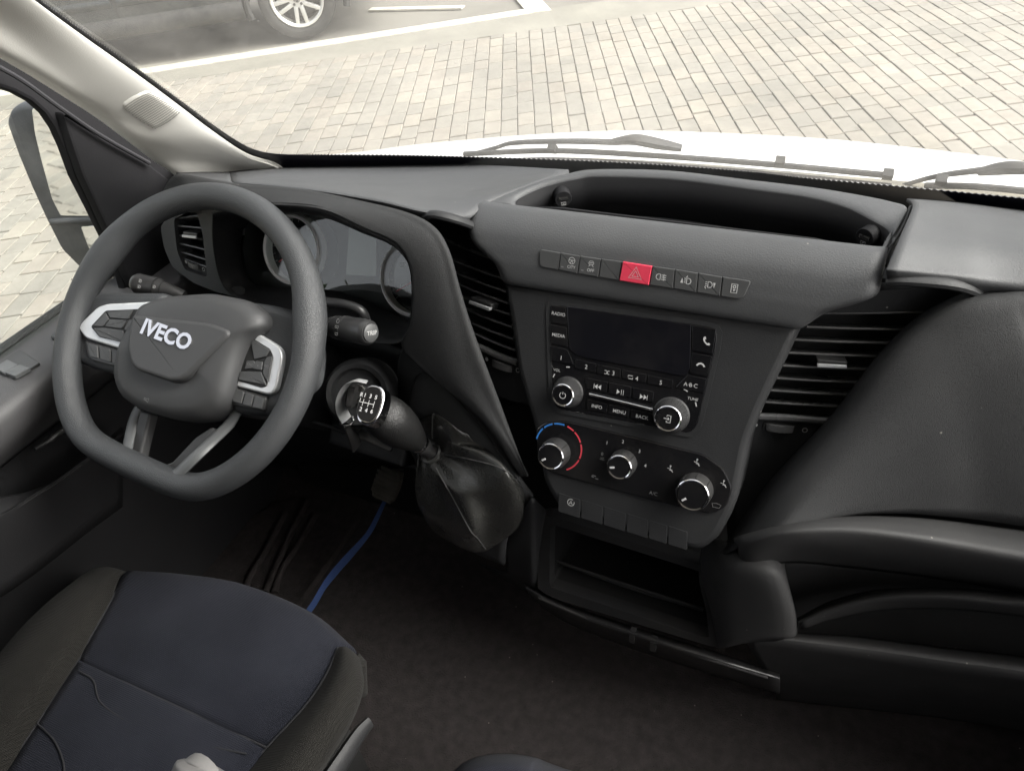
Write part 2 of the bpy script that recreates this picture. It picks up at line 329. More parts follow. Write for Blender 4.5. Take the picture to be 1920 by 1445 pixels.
def rnd(pts, r, seg=4):
    """Round the corners of a 2D polygon; r one radius or one per corner."""
    out = []; n = len(pts)
    rs = r if isinstance(r, (list, tuple)) else [r]*n
    for i in range(n):
        p0, p, p1 = np.array(pts[i-1], float), np.array(pts[i], float), np.array(pts[(i+1) % n], float)
        d0, d1 = p0-p, p1-p; l0, l1 = np.linalg.norm(d0), np.linalg.norm(d1)
        k = min(rs[i], 0.48*l0, 0.48*l1)
        if k < 1e-6: out.append(tuple(p)); continue
        a, b = p+d0/l0*k, p+d1/l1*k
        for j in range(seg+1):
            t = j/seg; q = (1-t)**2*a+2*t*(1-t)*p+t*t*b; out.append(tuple(q))
    return out
def offs(pts, d):
    """Offset a closed 2D polygon inwards by d."""
    n = len(pts); A = sum(pts[i][0]*pts[(i+1) % n][1]-pts[(i+1) % n][0]*pts[i][1] for i in range(n))
    s = 1 if A > 0 else -1; out = []
    for i in range(n):
        p0, p, p1 = np.array(pts[i-1], float), np.array(pts[i], float), np.array(pts[(i+1) % n], float)
        e0, e1 = p-p0, p1-p
        e0 = e0/(np.linalg.norm(e0)+1e-12); e1 = e1/(np.linalg.norm(e1)+1e-12)
        n0, n1 = np.array([-e0[1], e0[0]])*s, np.array([-e1[1], e1[0]])*s
        b = n0+n1; L = np.linalg.norm(b)
        if L < 1e-6: b = n0; k = 1
        else: b = b/L; k = min(1/max(0.35, float(b@n0)), 2.0)
        out.append(tuple(p+b*d*k))
    return out
def plate_vf(fr, pts, h0, h1, bev=0.001, seg=2, curve=None):
    n = len(pts); rings = [(pts, h0)]
    if bev > 0:
        for j in range(seg+1):
            a = math.pi/2*j/seg
            rings.append((offs(pts, bev*(1-math.cos(a))) if j else pts, h1-bev+bev*math.sin(a)))
    else: rings.append((pts, h1))
    v = []; f = []
    for r, h in rings:
        for a, b in r: v.append(fr.pt(a, b, h+(curve(a, b) if curve else 0)))
    for k in range(len(rings)-1):
        for i in range(n):
            j = (i+1) % n; f.append([k*n+i, k*n+j, (k+1)*n+j, (k+1)*n+i])
    f.append(list(range(n))[::-1]); f.append([(len(rings)-1)*n+i for i in range(n)])
    return v, f
def plate(name, fr, pts, h0, h1, m, parent=None, bev=0.001, seg=2, ang=40):
    o = mesh(name, *plate_vf(fr, pts, h0, h1, bev, seg), m, parent, True, ang)
    me = o.data; top = [p for p in me.polygons if abs(Vector(fr.n).dot(p.normal)) > 0.9995]
    if top and bev > 0:                                       # keep the flat face flat: no shading bleeding in from the bevel
        at = me.attributes.get('sharp_edge') or me.attributes.new('sharp_edge', 'BOOLEAN', 'EDGE')
        keys = {k for p in top for k in p.edge_keys}
        ek = {tuple(sorted(e.vertices)): e.index for e in me.edges}
        for k in keys: at.data[ek[tuple(sorted(k))]].value = True
    return o
def box_vf(c, ax, s):
    c = np.array(c, float); v = []
    for i in (-1, 1):
        for j in (-1, 1):
            for k in (-1, 1): v.append(c+ax[0]*i*s[0]/2+ax[1]*j*s[1]/2+ax[2]*k*s[2]/2)
    return v, [[0, 1, 3, 2], [4, 6, 7, 5], [0, 4, 5, 1], [2, 3, 7, 6], [0, 2, 6, 4], [1, 5, 7, 3]]
XYZ = (np.array([1.0, 0, 0]), np.array([0, 1.0, 0]), np.array([0, 0, 1.0]))
def lathe_vf(fr, prof, a=0, b=0, seg=32, caps=True):
    """prof: list of (radius, height along n); closed at radius 0."""
    v = []; f = []; n = seg
    for r, h in prof:
        for i in range(n):
            t = 2*math.pi*i/n; v.append(fr.pt(a+r*math.cos(t), b+r*math.sin(t), h))
    for k in range(len(prof)-1):
        for i in range(n):
            j = (i+1) % n; f.append([k*n+i, k*n+j, (k+1)*n+j, (k+1)*n+i])
    if caps: f.append(list(range(n))[::-1]); f.append([(len(prof)-1)*n+i for i in range(n)])
    return v, f
def cr1(p, t):
    """Catmull-Rom through points p at parameter t in 0..len-1."""
    n = len(p); i = min(int(t), n-2); s = t-i
    p1, p2 = p[i], p[i+1]
    p0 = p[i-1] if i > 0 else 2*p1-p2
    p3 = p[i+2] if i+2 < n else 2*p2-p1
    return 0.5*((2*p1)+(-p0+p2)*s+(2*p0-5*p1+4*p2-p3)*s*s+(-p0+3*p1-3*p2+p3)*s**3)
def curve_pts(p, k=6):
    p = [np.array(q, float) for q in p]
    return [cr1(p, i/k) for i in range((len(p)-1)*k+1)]
def tube_vf(path, rad, seg=12, cap=True, flat=None, upv=None):
    path = [np.array(p, float) for p in path]; n = len(path)
    rs = rad if isinstance(rad, (list, tuple)) else [rad]*n
    v = []; f = []; prev = None
    for i in range(n):
        t = path[min(i+1, n-1)]-path[max(i-1, 0)]; t = t/np.linalg.norm(t)
        if prev is None:
            a = np.array(upv, float) if upv is not None else (np.array([0, 0, 1.0]) if abs(t[2]) < 0.9 else np.array([1.0, 0, 0]))
        else: a = prev
        a = a-t*(a@t); a = a/np.linalg.norm(a); prev = a; b = np.cross(t, a)
        fl = flat if flat else (1, 1)
        for j in range(seg):
            w = 2*math.pi*j/seg; v.append(path[i]+a*rs[i]*fl[0]*math.cos(w)+b*rs[i]*fl[1]*math.sin(w))
    for i in range(n-1):
        for j in range(seg):
            k = (j+1) % seg; f.append([i*seg+j, i*seg+k, (i+1)*seg+k, (i+1)*seg+j])
    if cap: f.append(list(range(seg))[::-1]); f.append([(n-1)*seg+j for j in range(seg)])
    return v, f
def loop_tube_vf(path, rad, seg=12, upv=(0, 0, 1), flat=(1, 1)):
    path = [np.array(p, float) for p in path]; n = len(path); v = []; f = []; up = np.array(upv, float)
    rs = rad if isinstance(rad, (list, tuple)) else [rad]*n
    for i in range(n):
        t = path[(i+1) % n]-path[i-1]; t = t/np.linalg.norm(t)
        a = up-t*(up@t); a /= np.linalg.norm(a); b = np.cross(t, a)
        for j in range(seg):
            w = 2*math.pi*j/seg; v.append(path[i]+a*rs[i]*flat[0]*math.cos(w)+b*rs[i]*flat[1]*math.sin(w))
    for i in range(n):
        for j in range(seg):
            k = (j+1) % seg; q = (i+1) % n; f.append([i*seg+j, i*seg+k, q*seg+k, q*seg+j])
    return v, f
def patch(name, rows, m, parent=None, k=6, thick=0.004, kv=None, ang=50, closed=False):
    """Smooth skin through a grid of control points (rows of equal length), with real thickness behind it."""
    rows = [[np.array(p, float) for p in r] for r in rows]
    kv = kv or k
    R = [curve_pts(r, k) for r in rows]; nc = len(R[0])
    cols = [curve_pts([R[i][j] for i in range(len(R))], kv) for j in range(nc)]
    nr = len(cols[0]); v = []; f = []
    for i in range(nr):
        for j in range(nc): v.append(cols[j][i])
    for i in range(nr-1):
        for j in range(nc-1): f.append([i*nc+j, i*nc+j+1, (i+1)*nc+j+1, (i+1)*nc+j])
    # face the cabin
    s = 0
    for q in f[::7]:
        a, b, c = v[q[0]], v[q[1]], v[q[2]]; nn = np.cross(b-a, c-a); s += nn@(CAM-a)/(np.linalg.norm(nn)*1.0+1e-12)
    if s < 0: f = [q[::-1] for q in f]
    o = mesh(name, v, f, m, parent, True, ang, fix=False)
    if thick:
        md = o.modifiers.new('thickness', 'SOLIDIFY'); md.thickness = thick; md.offset = -1
    return o
def swept(name, rows, m, parent=None, nx=40, er=0.012, k=4, thick=0.0, depth=0.04):
    """A moulding with one profile (y,z) along x, its two ends rounded off forwards. rows: (y, z, x_left, x_right)."""
    pr = curve_pts([np.array(r, float) for r in rows], k); n = len(pr); v = []; f = []; cols = []
    ts = []
    for j in range(6): ts.append(('L', j/6))
    for j in range(nx+1): ts.append(('M', j/nx))
    for j in range(5, -1, -1): ts.append(('R', j/6))
    for i, p in enumerate(pr):
        q0, q1 = pr[max(i-1, 0)], pr[min(i+1, n-1)]
        ty, tz = q1[0]-q0[0], q1[1]-q0[1]; L = math.hypot(ty, tz); ny, nz = -tz/L, ty/L
        if ny > 0: ny, nz = -ny, -nz
        y, z, xl, xr = p
        for kind, t in ts:
            if kind == 'M': x = xl+er+(xr-xl-2*er)*t; dn = 0
            else:                                             # quarter circle, t = 0 outermost
                a = math.pi/2*t; c = er*(1-math.sin(a))
                x = xl+er*(1-math.cos(a)) if kind == 'L' else xr-er*(1-math.cos(a))
                dn = c+(depth if t == 0 else 0)
            v.append(np.array([x, y+dn*0.96, z-dn*0.28]))
    nc = len(ts)
    for i in range(n-1):
        for j in range(nc-1): f.append([i*nc+j, i*nc+j+1, (i+1)*nc+j+1, (i+1)*nc+j])
    a, b, c = v[f[len(f)//2][0]], v[f[len(f)//2][1]], v[f[len(f)//2][2]]
    if np.cross(b-a, c-a)@(CAM-a) < 0: f = [q[::-1] for q in f]
    o = mesh(name, v, f, m, parent, True, 50, fix=False)
    md = o.modifiers.new('thickness', 'SOLIDIFY'); md.thickness = 0.004; md.offset = -1
    return o
def text_vf(s, fr, a, b, h, size, rot=0, bold=0.0, sx=1.0, extrude=0.0):
    cu = bpy.data.curves.new('t', 'FONT'); cu.body = s; cu.align_x = 'CENTER'; cu.align_y = 'CENTER'; cu.size = size
    cu.resolution_u = 3; cu.offset = bold; cu.extrude = extrude
    ob = bpy.data.objects.new('t', cu); me = bpy.data.meshes.new_from_object(ob)
    r = math.radians(rot); c, sn = math.cos(r), math.sin(r)
    v = []
    for q in me.vertices:
        x, y = q.co.x*sx, q.co.y; v.append(fr.pt(a+x*c-y*sn, b+x*sn+y*c, h+q.co.z))
    f = [list(p.vertices) for p in me.polygons]
    bpy.data.objects.remove(ob); bpy.data.curves.remove(cu); bpy.data.meshes.remove(me)
    return v, f
def text(name, s, fr, a, b, h, size, m, parent, rot=0, bold=0.0, sx=1.0):
    return mesh(name, *text_vf(s, fr, a, b, h, size, rot, bold, sx), m, parent, smooth=False, fix=False)
def stroke_vf(fr, pts, w, h, closed=False):
    """A printed line of width w."""
    pts = [np.array(p, float) for p in pts]; n = len(pts); v = []; f = []
    for i in range(n):
        if closed: t = pts[(i+1) % n]-pts[i-1]
        else: t = pts[min(i+1, n-1)]-pts[max(i-1, 0)]
        t = t/(np.linalg.norm(t)+1e-12); q = np.array([-t[1], t[0]])*w/2
        v.append(fr.pt(*(pts[i]+q), h)); v.append(fr.pt(*(pts[i]-q), h))
    m = n if closed else n-1
    for i in range(m):
        j = (i+1) % n; f.append([2*i, 2*i+1, 2*j+1, 2*j])
    return v, f
def arc(c, r, a0, a1, n=16):
    return [(c[0]+r*math.cos(math.radians(a0+(a1-a0)*i/n)), c[1]+r*math.sin(math.radians(a0+(a1-a0)*i/n))) for i in range(n+1)]
def poly_vf(fr, pts, h): return [fr.pt(a, b, h) for a, b in pts], [list(range(len(pts)))]
def icon(name, fr, a, b, h, s, strokes, m, parent, w=0.0007, fills=(), rot=0):
    """Printed symbol from strokes and filled shapes given in units of s round (a, b)."""
    g = fr.shift(a, b, 0, rot); mb = MB()
    for st in strokes:
        cl = False
        if isinstance(st, tuple) and st[0] == 'c': cl = True; st = st[1]
        mb.add(*stroke_vf(g, [(x*s, y*s) for x, y in st], w, h, cl))
    for fl in fills: mb.add(*poly_vf(g, [(x*s, y*s) for x, y in fl], h))
    return mb.build(name, m, parent, smooth=False)

from mathutils.bvhtree import BVHTree
def bvh_of(o):
    me = o.data; return BVHTree.FromPolygons([v.co.copy() for v in me.vertices], [tuple(p.vertices) for p in me.polygons])
def on_mesh(bv, px, py, off=0.0):
    """Where a line of sight meets a built surface, lifted off it by off metres."""
    d = Vector(ray(px, py)).normalized(); hit = bv.ray_cast(Vector(CAM), d)
    if hit[0] is None: return None
    n = hit[1]
    if n.dot(d) > 0: n = -n
    return np.array(hit[0]+n*off)
# ================================================================ THE SETTING: ground, road edge, paving
GZ = -0.70
g = mesh('ground', [(-200, -200, GZ-0.02), (200, -200, GZ-0.02), (200, 200, GZ-0.02), (-200, 200, GZ-0.02)], [[0, 1, 2, 3]], M['asphalt'], fix=False)
struct(g)
E0, E1 = P(330, 150, z=GZ), P(1395, 0, z=GZ)               # edge between setts and concrete strip
eu = (E1-E0)/np.linalg.norm(E1-E0); en = np.array([-eu[1], eu[0], 0])
def strip(name, p0, p1, w, z, m, k=None):
    d = (p1-p0)/np.linalg.norm(p1-p0); q = np.array([-d[1], d[0], 0])*w
    v = [p0, p1, p1+q, p0+q]; v = [(a[0], a[1], z) for a in v]
    v += [(a[0], a[1], z-0.015) for a in v]
    return mesh(name, v, [[0, 1, 2, 3], [7, 6, 5, 4], [0, 4, 5, 1], [1, 5, 6, 2], [2, 6, 7, 3], [3, 7, 4, 0]], m, None, smooth=False)
cv_ = np.array([math.cos(math.radians(-66.5)), math.sin(math.radians(-66.5)), 0])
bed = mesh('paving', [tuple((E0-eu*14)[:2])+(GZ-0.012,), tuple((E1+eu*12)[:2])+(GZ-0.012,), tuple((E1+eu*12+cv_*9)[:2])+(GZ-0.012,), tuple((E0-eu*14+cv_*9)[:2])+(GZ-0.012,)],
           [[0, 1, 2, 3]], M['joint'], fix=False)
struct(bed)
L0, L1 = P(285, 136, z=GZ), P(990, 26, z=GZ)
kerb = strip('edging_strip', E0-eu*9, E1+eu*8, 0.62, GZ-0.004, M['kerb']); struct(kerb)
ld = (L1-L0)/np.linalg.norm(L1-L0)
ln = strip('parking_line', L0-ld*4, L1, 0.17, GZ+0.002, M['line']); struct(ln)
ln2 = strip('parking_line', L1-ld*0.0, L1+np.array([-ld[1], ld[0], 0])*3.2, -0.22, GZ+0.003, M['line']); struct(ln2)
Q0, Q1 = P(690, 20, z=GZ), P(865, 16, z=GZ)
ln3 = strip('parking_line', Q0, Q1, 0.10, GZ+0.003, M['line']); struct(ln3)

# cream setts in straight rows, each one a stone of its own
ca = math.radians(-66.5); cv = np.array([math.cos(ca), math.sin(ca), 0])
SW, SL = 0.113, 0.210
def proj(p):
    q = np.array(p)-CAM; zz = q@CF
    if zz < 0.05: return None
    return CX+FPX*(q@CR)/zz, CY-FPX*(q@CU)/zz, zz
WIN = [(75, 0), (250, 120), (400, 235), (480, 285), (700, 288), (1000, 258), (1200, 252), (1500, 265), (1720, 286), (1920, 312), (1920, 0)]
SIDE = [(0, 170), (60, 195), (100, 240), (140, 335), (200, 455), (240, 540), (110, 600), (0, 655)]
def inpoly(x, y, poly):
    c = False; n = len(poly)
    for i in range(n):
        (x0, y0), (x1, y1) = poly[i], poly[i-1]
        if (y0 > y) != (y1 > y) and x < (x1-x0)*(y-y0)/(y1-y0)+x0: c = not c
    return c
def sett_vf(w, l, h=0.03, ch=0.003):
    v = []
    for s, z in ((0, -h), (0, -ch), (ch, 0)):
        for a, b in ((-1, -1), (1, -1), (1, 1), (-1, 1)):
            v.append(eu*a*(w/2-s)+cv*b*(l/2-s)+np.array([0, 0, z]))
    f = []
    for k in (0, 1):
        for i in range(4): f.append([k*4+i, k*4+(i+1) % 4, (k+1)*4+(i+1) % 4, (k+1)*4+i])
    f.append([8, 9, 10, 11])
    return v, f
rs = random.Random(3)
stones = []
for i in range(-84, 95):
    off = rs.random()*SL; row = 0
    t = off-SL
    while t < 8.5:
        Lk = SL*rs.choice((1, 1, 1, 1, 0.93, 1.06))
        c = E0+eu*(i+0.5)*SW+cv*(t+Lk/2)
        if t < 0:
            Lk2 = t+Lk
            if Lk2 > 0.05: c = E0+eu*(i+0.5)*SW+cv*(Lk2/2); stones.append((c, Lk2))
        else: stones.append((c, Lk))
        t += Lk
keep = []
for c, Lk in stones:
    pr = proj((c[0], c[1], GZ))
    vis = pr is not None and (inpoly(pr[0], pr[1], WIN) or inpoly(pr[0], pr[1], SIDE))
    keep.append((0 if vis else 1, pr[2] if pr else 99, c, Lk, vis))
keep.sort(key=lambda q: (q[0], q[1]))
SETT = []
for i in range(5):
    v, f = sett_vf(SW-0.0048-0.001*i/2, SL*(0.952 if i else 0.93)-0.001*i)
    me = bpy.data.meshes.new('sett'); me.from_pydata([tuple(q) for q in v], [], f); me.materials.append(M['stone']); me.update(); SETT.append(me)
rest = MB(); nind = 0
for vis0, dpt, c, Lk, vis in keep:
    zz = GZ+rs.uniform(-0.004, 0.002)
    if vis and nind < 300 and Lk > 0.15:
        o = bpy.data.objects.new('sett', SETT[rs.randrange(5)]); COL.objects.link(o)
        o.location = (c[0]+rs.uniform(-.0015, .0015), c[1]+rs.uniform(-.0015, .0015), zz); o.rotation_euler = (rs.uniform(-.012, .012), rs.uniform(-.012, .012), rs.uniform(-0.012, 0.012))
        o.scale = (1, 1, 1); o.parent = bed; nind += 1
    else:
        if not vis and (dpt > 20 and c[0] > -1.0): continue
        if not vis and c[0] > -0.8 and c[1] < 1.2: continue
        v, f = sett_vf(SW-0.0055-rs.uniform(0, .002), Lk-0.010-rs.uniform(0, .003))
        a = rs.uniform(-.012, .012); ca_, sa_ = math.cos(a), math.sin(a)
        v = [np.array([q[0]*ca_-q[1]*sa_+c[0], q[0]*sa_+q[1]*ca_+c[1], q[2]+zz+q[0]*rs.uniform(-.01, .01)]) for q in v]
        rest.add(v, f)
me = bpy.data.meshes.new('sett_field'); me.from_pydata(rest.v, [], rest.f); me.materials.append(M['stone']); me.update()
o = bpy.data.objects.new('sett_field', me); COL.objects.link(o); o.parent = bed; o['kind'] = 'stuff'

# ================================================================ PARKED CAR beyond the parking line
def build_car():
    wc = P(575, 78, z=GZ)                                     # foot of the visible wheel
    cd = ld                                                   # runs along the parking line
    side = np.array([cd[1], -cd[0], 0])                       # towards the van
    fr = Fr(wc, axes=(cd, (0, 0, 1), side))                   # a along the car, b up, n towards the van
    root = thing('parked_car', 'dark grey parked car with silver alloy wheel beyond the white parking line', 'car', wc)
    RW = 0.345
    arch = lambda cx: [(cx+0.43*math.cos(t), 0.345+0.43*math.sin(t)) for t in [math.pi*(1-i/14) for i in range(15)] if 0.345+0.43*math.sin(t) > 0.29]
    low = [(-3.75, 0.34)] + [(-2.89-0.45, 0.30)] + arch(-2.89) + [(-2.40, 0.27), (-0.5, 0.27)] + arch(0.0) + [(0.48, 0.30), (0.88, 0.36)]
    top = [(0.95, 0.60), (0.88, 0.86), (0.55, 0.98), (-0.35, 1.06), (-3.60, 1.08), (-3.85, 0.95), (-3.85, 0.5)]
    plate('body', fr, low+top, -1.78, -0.03, M['car_paint'], root, bev=0.05, seg=4)
    gh = [(-0.45, 1.05), (-1.15, 1.62), (-1.6, 1.70), (-3.3, 1.68), (-3.75, 1.08)]
    plate('cabin', fr, gh, -1.62, -0.17, M['car_paint'], root, bev=0.05, seg=3)
    for pts in ([(-0.72, 1.09), (-1.2, 1.55), (-1.75, 1.6), (-1.75, 1.09)], [(-1.85, 1.09), (-1.85, 1.6), (-2.65, 1.6), (-2.75, 1.09)], [(-2.85, 1.09), (-2.75, 1.6), (-3.25, 1.58), (-3.55, 1.09)]):
        plate('side_window', fr, rnd(pts, 0.05), -0.18, -0.163, M['dark_glass'], root, bev=0.004)
    # rocker panel, side moulding, door seams
    v, f = tube_vf([fr.pt(a, 0.33, -0.045) for a in (-2.44, -1.8, -1.2, -0.47)], 0.085, 10, flat=(1, 0.75)); mesh('sill_panel', v, f, M['car_plastic'], root)
    v, f = tube_vf([fr.pt(a, 0.53, -0.03) for a in (-2.4, -1.55)], 0.03, 8, flat=(1.2, 0.5)); mesh('side_moulding', v, f, M['car_paint'], root)
    v, f = tube_vf([fr.pt(a, 0.53, -0.03) for a in (-1.5, -0.62, -0.5)], [0.03, 0.03, 0.004], 8, flat=(1.2, 0.5)); mesh('side_moulding', v, f, M['car_paint'], root)
    for a in (-0.56, -1.525, -2.42):
        mesh('door_gap', *box_vf(fr.pt(a, 0.72, -0.03), (fr.u, fr.v, fr.n), (0.012, 0.66, 0.004)), M['black'], root)
    for cx in (0.0, -2.89):
        v, f = tube_vf([fr.pt(cx+0.44*math.cos(t), 0.345+0.44*math.sin(t), -0.035) for t in [math.pi*(1.08-1.16*i/24) for i in range(25)]], 0.03, 8, flat=(1, 1)); mesh('wheel_arch', v, f, M['car_plastic'], root)
    for cx, hh in ((0.0, -0.06), (-2.89, -0.06), (0.0, -1.72), (-2.89, -1.72)):
        sg = 1 if hh > -1 else -1
        w = fr.shift(cx, RW, hh)
        if sg < 0: w = Fr(w.o, axes=(-w.u, w.v, -w.n))
        ty = mesh('tyre', *lathe_vf(w, [(0.20, -0.2), (0.33, -0.2), (RW, -0.17), (RW, -0.04), (0.335, -0.012), (0.30, 0.0), (0.255, -0.004), (0.235, -0.02), (0.20, -0.1), (0.20, -0.2)], seg=48), M['tyre'], root)
        if sg < 0: continue
        rim = MB()
        rim.add(*lathe_vf(w, [(0.2, -0.08), (0.236, -0.02), (0.238, -0.002), (0.228, 0.0), (0.212, -0.012), (0.205, -0.06), (0.2, -0.08)], seg=48, caps=False))
        bk = mesh('brake_disc', *lathe_vf(w, [(0.16, -0.12), (0.16, -0.1), (0.05, -0.09)], seg=32), M['car_plastic'], ty)
        for k in range(5):
            t0 = math.radians(90+72*k+36)
            for dt in (-0.19, 0.19):
                d1 = np.array([math.cos(t0+dt*2.2), math.sin(t0+dt*2.2)]); d2 = np.array([math.cos(t0+dt*1.05), math.sin(t0+dt*1.05)]); q = np.array([-math.sin(t0), math.cos(t0)])
                a0, a1 = d1*0.055, d2*0.222; ws = (0.020, 0.017)
                pts = [a0-q*ws[0], a1-q*ws[1], a1+q*ws[1], a0+q*ws[0]]
                rim.add(*plate_vf(w, [tuple(p) for p in pts], -0.05, -0.012, 0.006))
        rim.add(*lathe_vf(w, [(0.075, -0.05), (0.075, -0.02), (0.066, -0.012), (0.0, -0.012)], seg=32))
        rm = rim.build('rim', M['alloy'], root)
        e = MB(); e.add(*lathe_vf(w, [(0.033, -0.012), (0.033, -0.007), (0.03, -0.006)], seg=32)); e.build('hub_cap', M['car_plastic'], rm)
        e = MB(); e.add(*stroke_vf(w, arc((0, 0), 0.029, 0, 360, 32), 0.004, -0.0045, True))
        e.add(*stroke_vf(w, [(-0.013, 0.024), (0, 0.004), (0.013, 0.024)], 0.0045, -0.0045))
        e.add(*stroke_vf(w, [(-0.025, 0.011), (-0.011, -0.022), (0, -0.001), (0.011, -0.022), (0.025, 0.011)], 0.0045, -0.0044))
        e.build('emblem', M['chrome'], rm, smooth=False)
        for k in range(5):
            t = math.radians(90+72*k); mesh('wheel_bolt', *lathe_vf(w, [(0.012, -0.02), (0.012, -0.009), (0.008, -0.007)], 0.054*math.cos(t), 0.054*math.sin(t), 10), M['car_plastic'], rm)
    return root
build_car()

# ================================================================ WINDSCREEN
def yg(x, z): return 0.975-0.14*((x-0.12)/0.72)**2-(z-0.74)*0.84-0.05*(z-0.74)**2
def on_glass(px, py, off=0.0):
    """Where a line of sight meets the windscreen (off: metres outside it)."""
    d = ray(px, py); t0, t1 = 0.3, 2.5
    fn = lambda t: (CAM+t*d)[1]-off*0.76-yg((CAM+t*d)[0], (CAM+t*d)[2]-off*0.64)
    for _ in range(60):
        tm = (t0+t1)/2
        if fn(tm) > 0: t1 = tm
        else: t0 = tm
    return CAM+t0*d
GN = np.array([0, 0.76, 0.64])
rows = []
for i in range(13):
    z = 0.66+0.76*i/12
    rows.append([np.array([x, yg(x, z), z]) for x in np.linspace(-0.64, 1.0, 25)])
v = [p for r in rows for p in r]; nc = 25
f = [[i*nc+j, i*nc+j+1, (i+1)*nc+j+1, (i+1)*nc+j] for i in range(12) for j in range(24)]
wsg = mesh('windscreen', v, f, M['windscreen'], None)
tag(wsg, 'large windscreen above the dashboard, dust film giving its haze, paving seen through it', 'windscreen')
# black ceramic border with its serrated edge, on the inner face
FT = [(40, -25), (75, 2), (160, 63), (250, 125), (330, 184), (400, 236), (440, 263), (475, 281), (520, 290), (600, 291.5), (750, 292.5), (900, 296), (1080, 302), (1250, 311), (1400, 323), (1500, 334), (1700, 352), (1960, 377), (2250, 405), (2600, 438)]
ft = curve_pts([np.array(p, float) for p in FT], 40)
fb_off = []
va, fa = [], []
for i, q in enumerate(ft):
    px, py = q
    t = ft[min(i+1, len(ft)-1)]-ft[max(i-1, 0)]; t = t/np.linalg.norm(t); nrm = np.array([-t[1], t[0]])
    if nrm[1] < 0: nrm = -nrm
    w = 60 if px > 560 else (9 if px < 400 else 9+51*((px-400)/160)**2)
    wob = 1.6 if i % 2 else 0
    for k, (s, off) in enumerate(((-wob, -0.002), (w, -0.002))):
        va.append(on_glass(px+nrm[0]*s, py+nrm[1]*s, off))
for i in range(len(ft)-1): fa.append([2*i, 2*i+1, 2*i+3, 2*i+2])
fo = mesh('border_band', va, fa, M['frit'], wsg, smooth=False, fix=False)
md = fo.modifiers.new('thickness', 'SOLIDIFY'); md.thickness = 0.0008
# lower rubber gasket where dash meets glass

# ================================================================ BONNET, COWL, WIPERS
far = [(560, 300), (690, 289), (800, 275), (1000, 258), (1200, 251), (1500, 264), (1720, 285), (1960, 316)]
c0 = [P(a, b, z=0.56+0.02*math.sin(math.pi*i/7)) for i, (a, b) in enumerate(far)]
c0 = c0+[c0[-1]+np.array([0.18, -0.03, -0.01]), c0[-1]+np.array([0.36, -0.12, -0.04])]
rw = []
for k, (dy, dz) in enumerate(((-0.5, 0.07), (-0.25, 0.055), (-0.1, 0.028), (0.0, 0.0), (0.12, -0.06), (0.2, -0.17), (0.24, -0.45))):
    rw.append([c+np.array([0, dy, dz]) for c in c0])
bn = patch('bonnet', rw, M['white_paint'], None, k=4, thick=0.006)
tag(bn, 'white van bonnet seen over the wipers', 'bonnet')
cw = [[on_glass(a, b, 0.004) for a, b in ((560, 312), (760, 310), (1000, 313), (1250, 326), (1500, 348), (1960, 392), (2500, 452))]]
cz = (0, -0.012, 0.004, 0.006, 0.006, 0.006, 0.006)
for dy_, dz_ in ((0.04, -0.016), (0.085, -0.034), (0.13, -0.10)): cw.append([p+np.array([0, dy_, dz_+cz[i]]) for i, p in enumerate(cw[0])])
cw = patch('scuttle_panel', cw, M['cowl'], None, k=5, thick=0.004)
tag(cw, 'dusty scuttle strip at the foot of the windscreen outside', 'scuttle')
def wiper(label, blade, arm, head, clips):
    r = thing('windscreen_wiper', label, 'wiper', on_glass(*blade[0], 0.02), 'windscreen wipers')
    bp_ = [on_glass(a, b, 0.022) for a, b in blade]; cp = curve_pts(bp_, 10)
    mesh('blade', *tube_vf(cp, [0.0040]*len(cp), 8, flat=(1, 1.2)), M['wiper'], r)
    cp2 = curve_pts([p+np.array([0, -0.004, -0.011]) for p in bp_], 10)
    mesh('rubber_edge', *tube_vf(cp2, 0.003, 6), M['rubber'], r)
    ap = [on_glass(a, b, 0.035) for a, b in arm]; ap = curve_pts(ap, 8)
    mesh('arm', *tube_vf(ap, [0.0032+0.002*i/len(ap) for i in range(len(ap))], 8, flat=(0.8, 1.3)), M['wiper'], r)
    hp = curve_pts([on_glass(a, b, 0.034) for a, b in head], 6); n = len(hp)
    mesh('arm_head', *tube_vf(hp, [0.006+0.0035*math.sin(math.pi*i/(n-1)) for i in range(n)], 10, flat=(0.8, 1.1)), M['wiper'], r)
    for a, b in clips:
        c = on_glass(a, b, 0.024); mesh('clip', *box_vf(c, (XYZ[0], GN, np.cross(XYZ[0], GN)), (0.012, 0.010, 0.013)), M['wiper'], r)
    return r
wiper('long windscreen wiper lying across the middle of the windscreen foot', [(870, 289), (1040, 283), (1240, 293), (1450, 309), (1675, 330)], [(880, 290), (930, 277), (965, 268), (1060, 265), (1160, 267)],
      [(1150, 266), (1190, 262), (1235, 270), (1278, 278)], [(1036, 279), (1463, 303), (1665, 327)])
wiper('second wiper, partly visible at the right edge behind the dashboard', [(1735, 348), (1830, 350), (1960, 362)], [(1690, 348), (1760, 330), (1850, 318)], [(1838, 322), (1890, 315), (1960, 318)], [(1765, 338)])

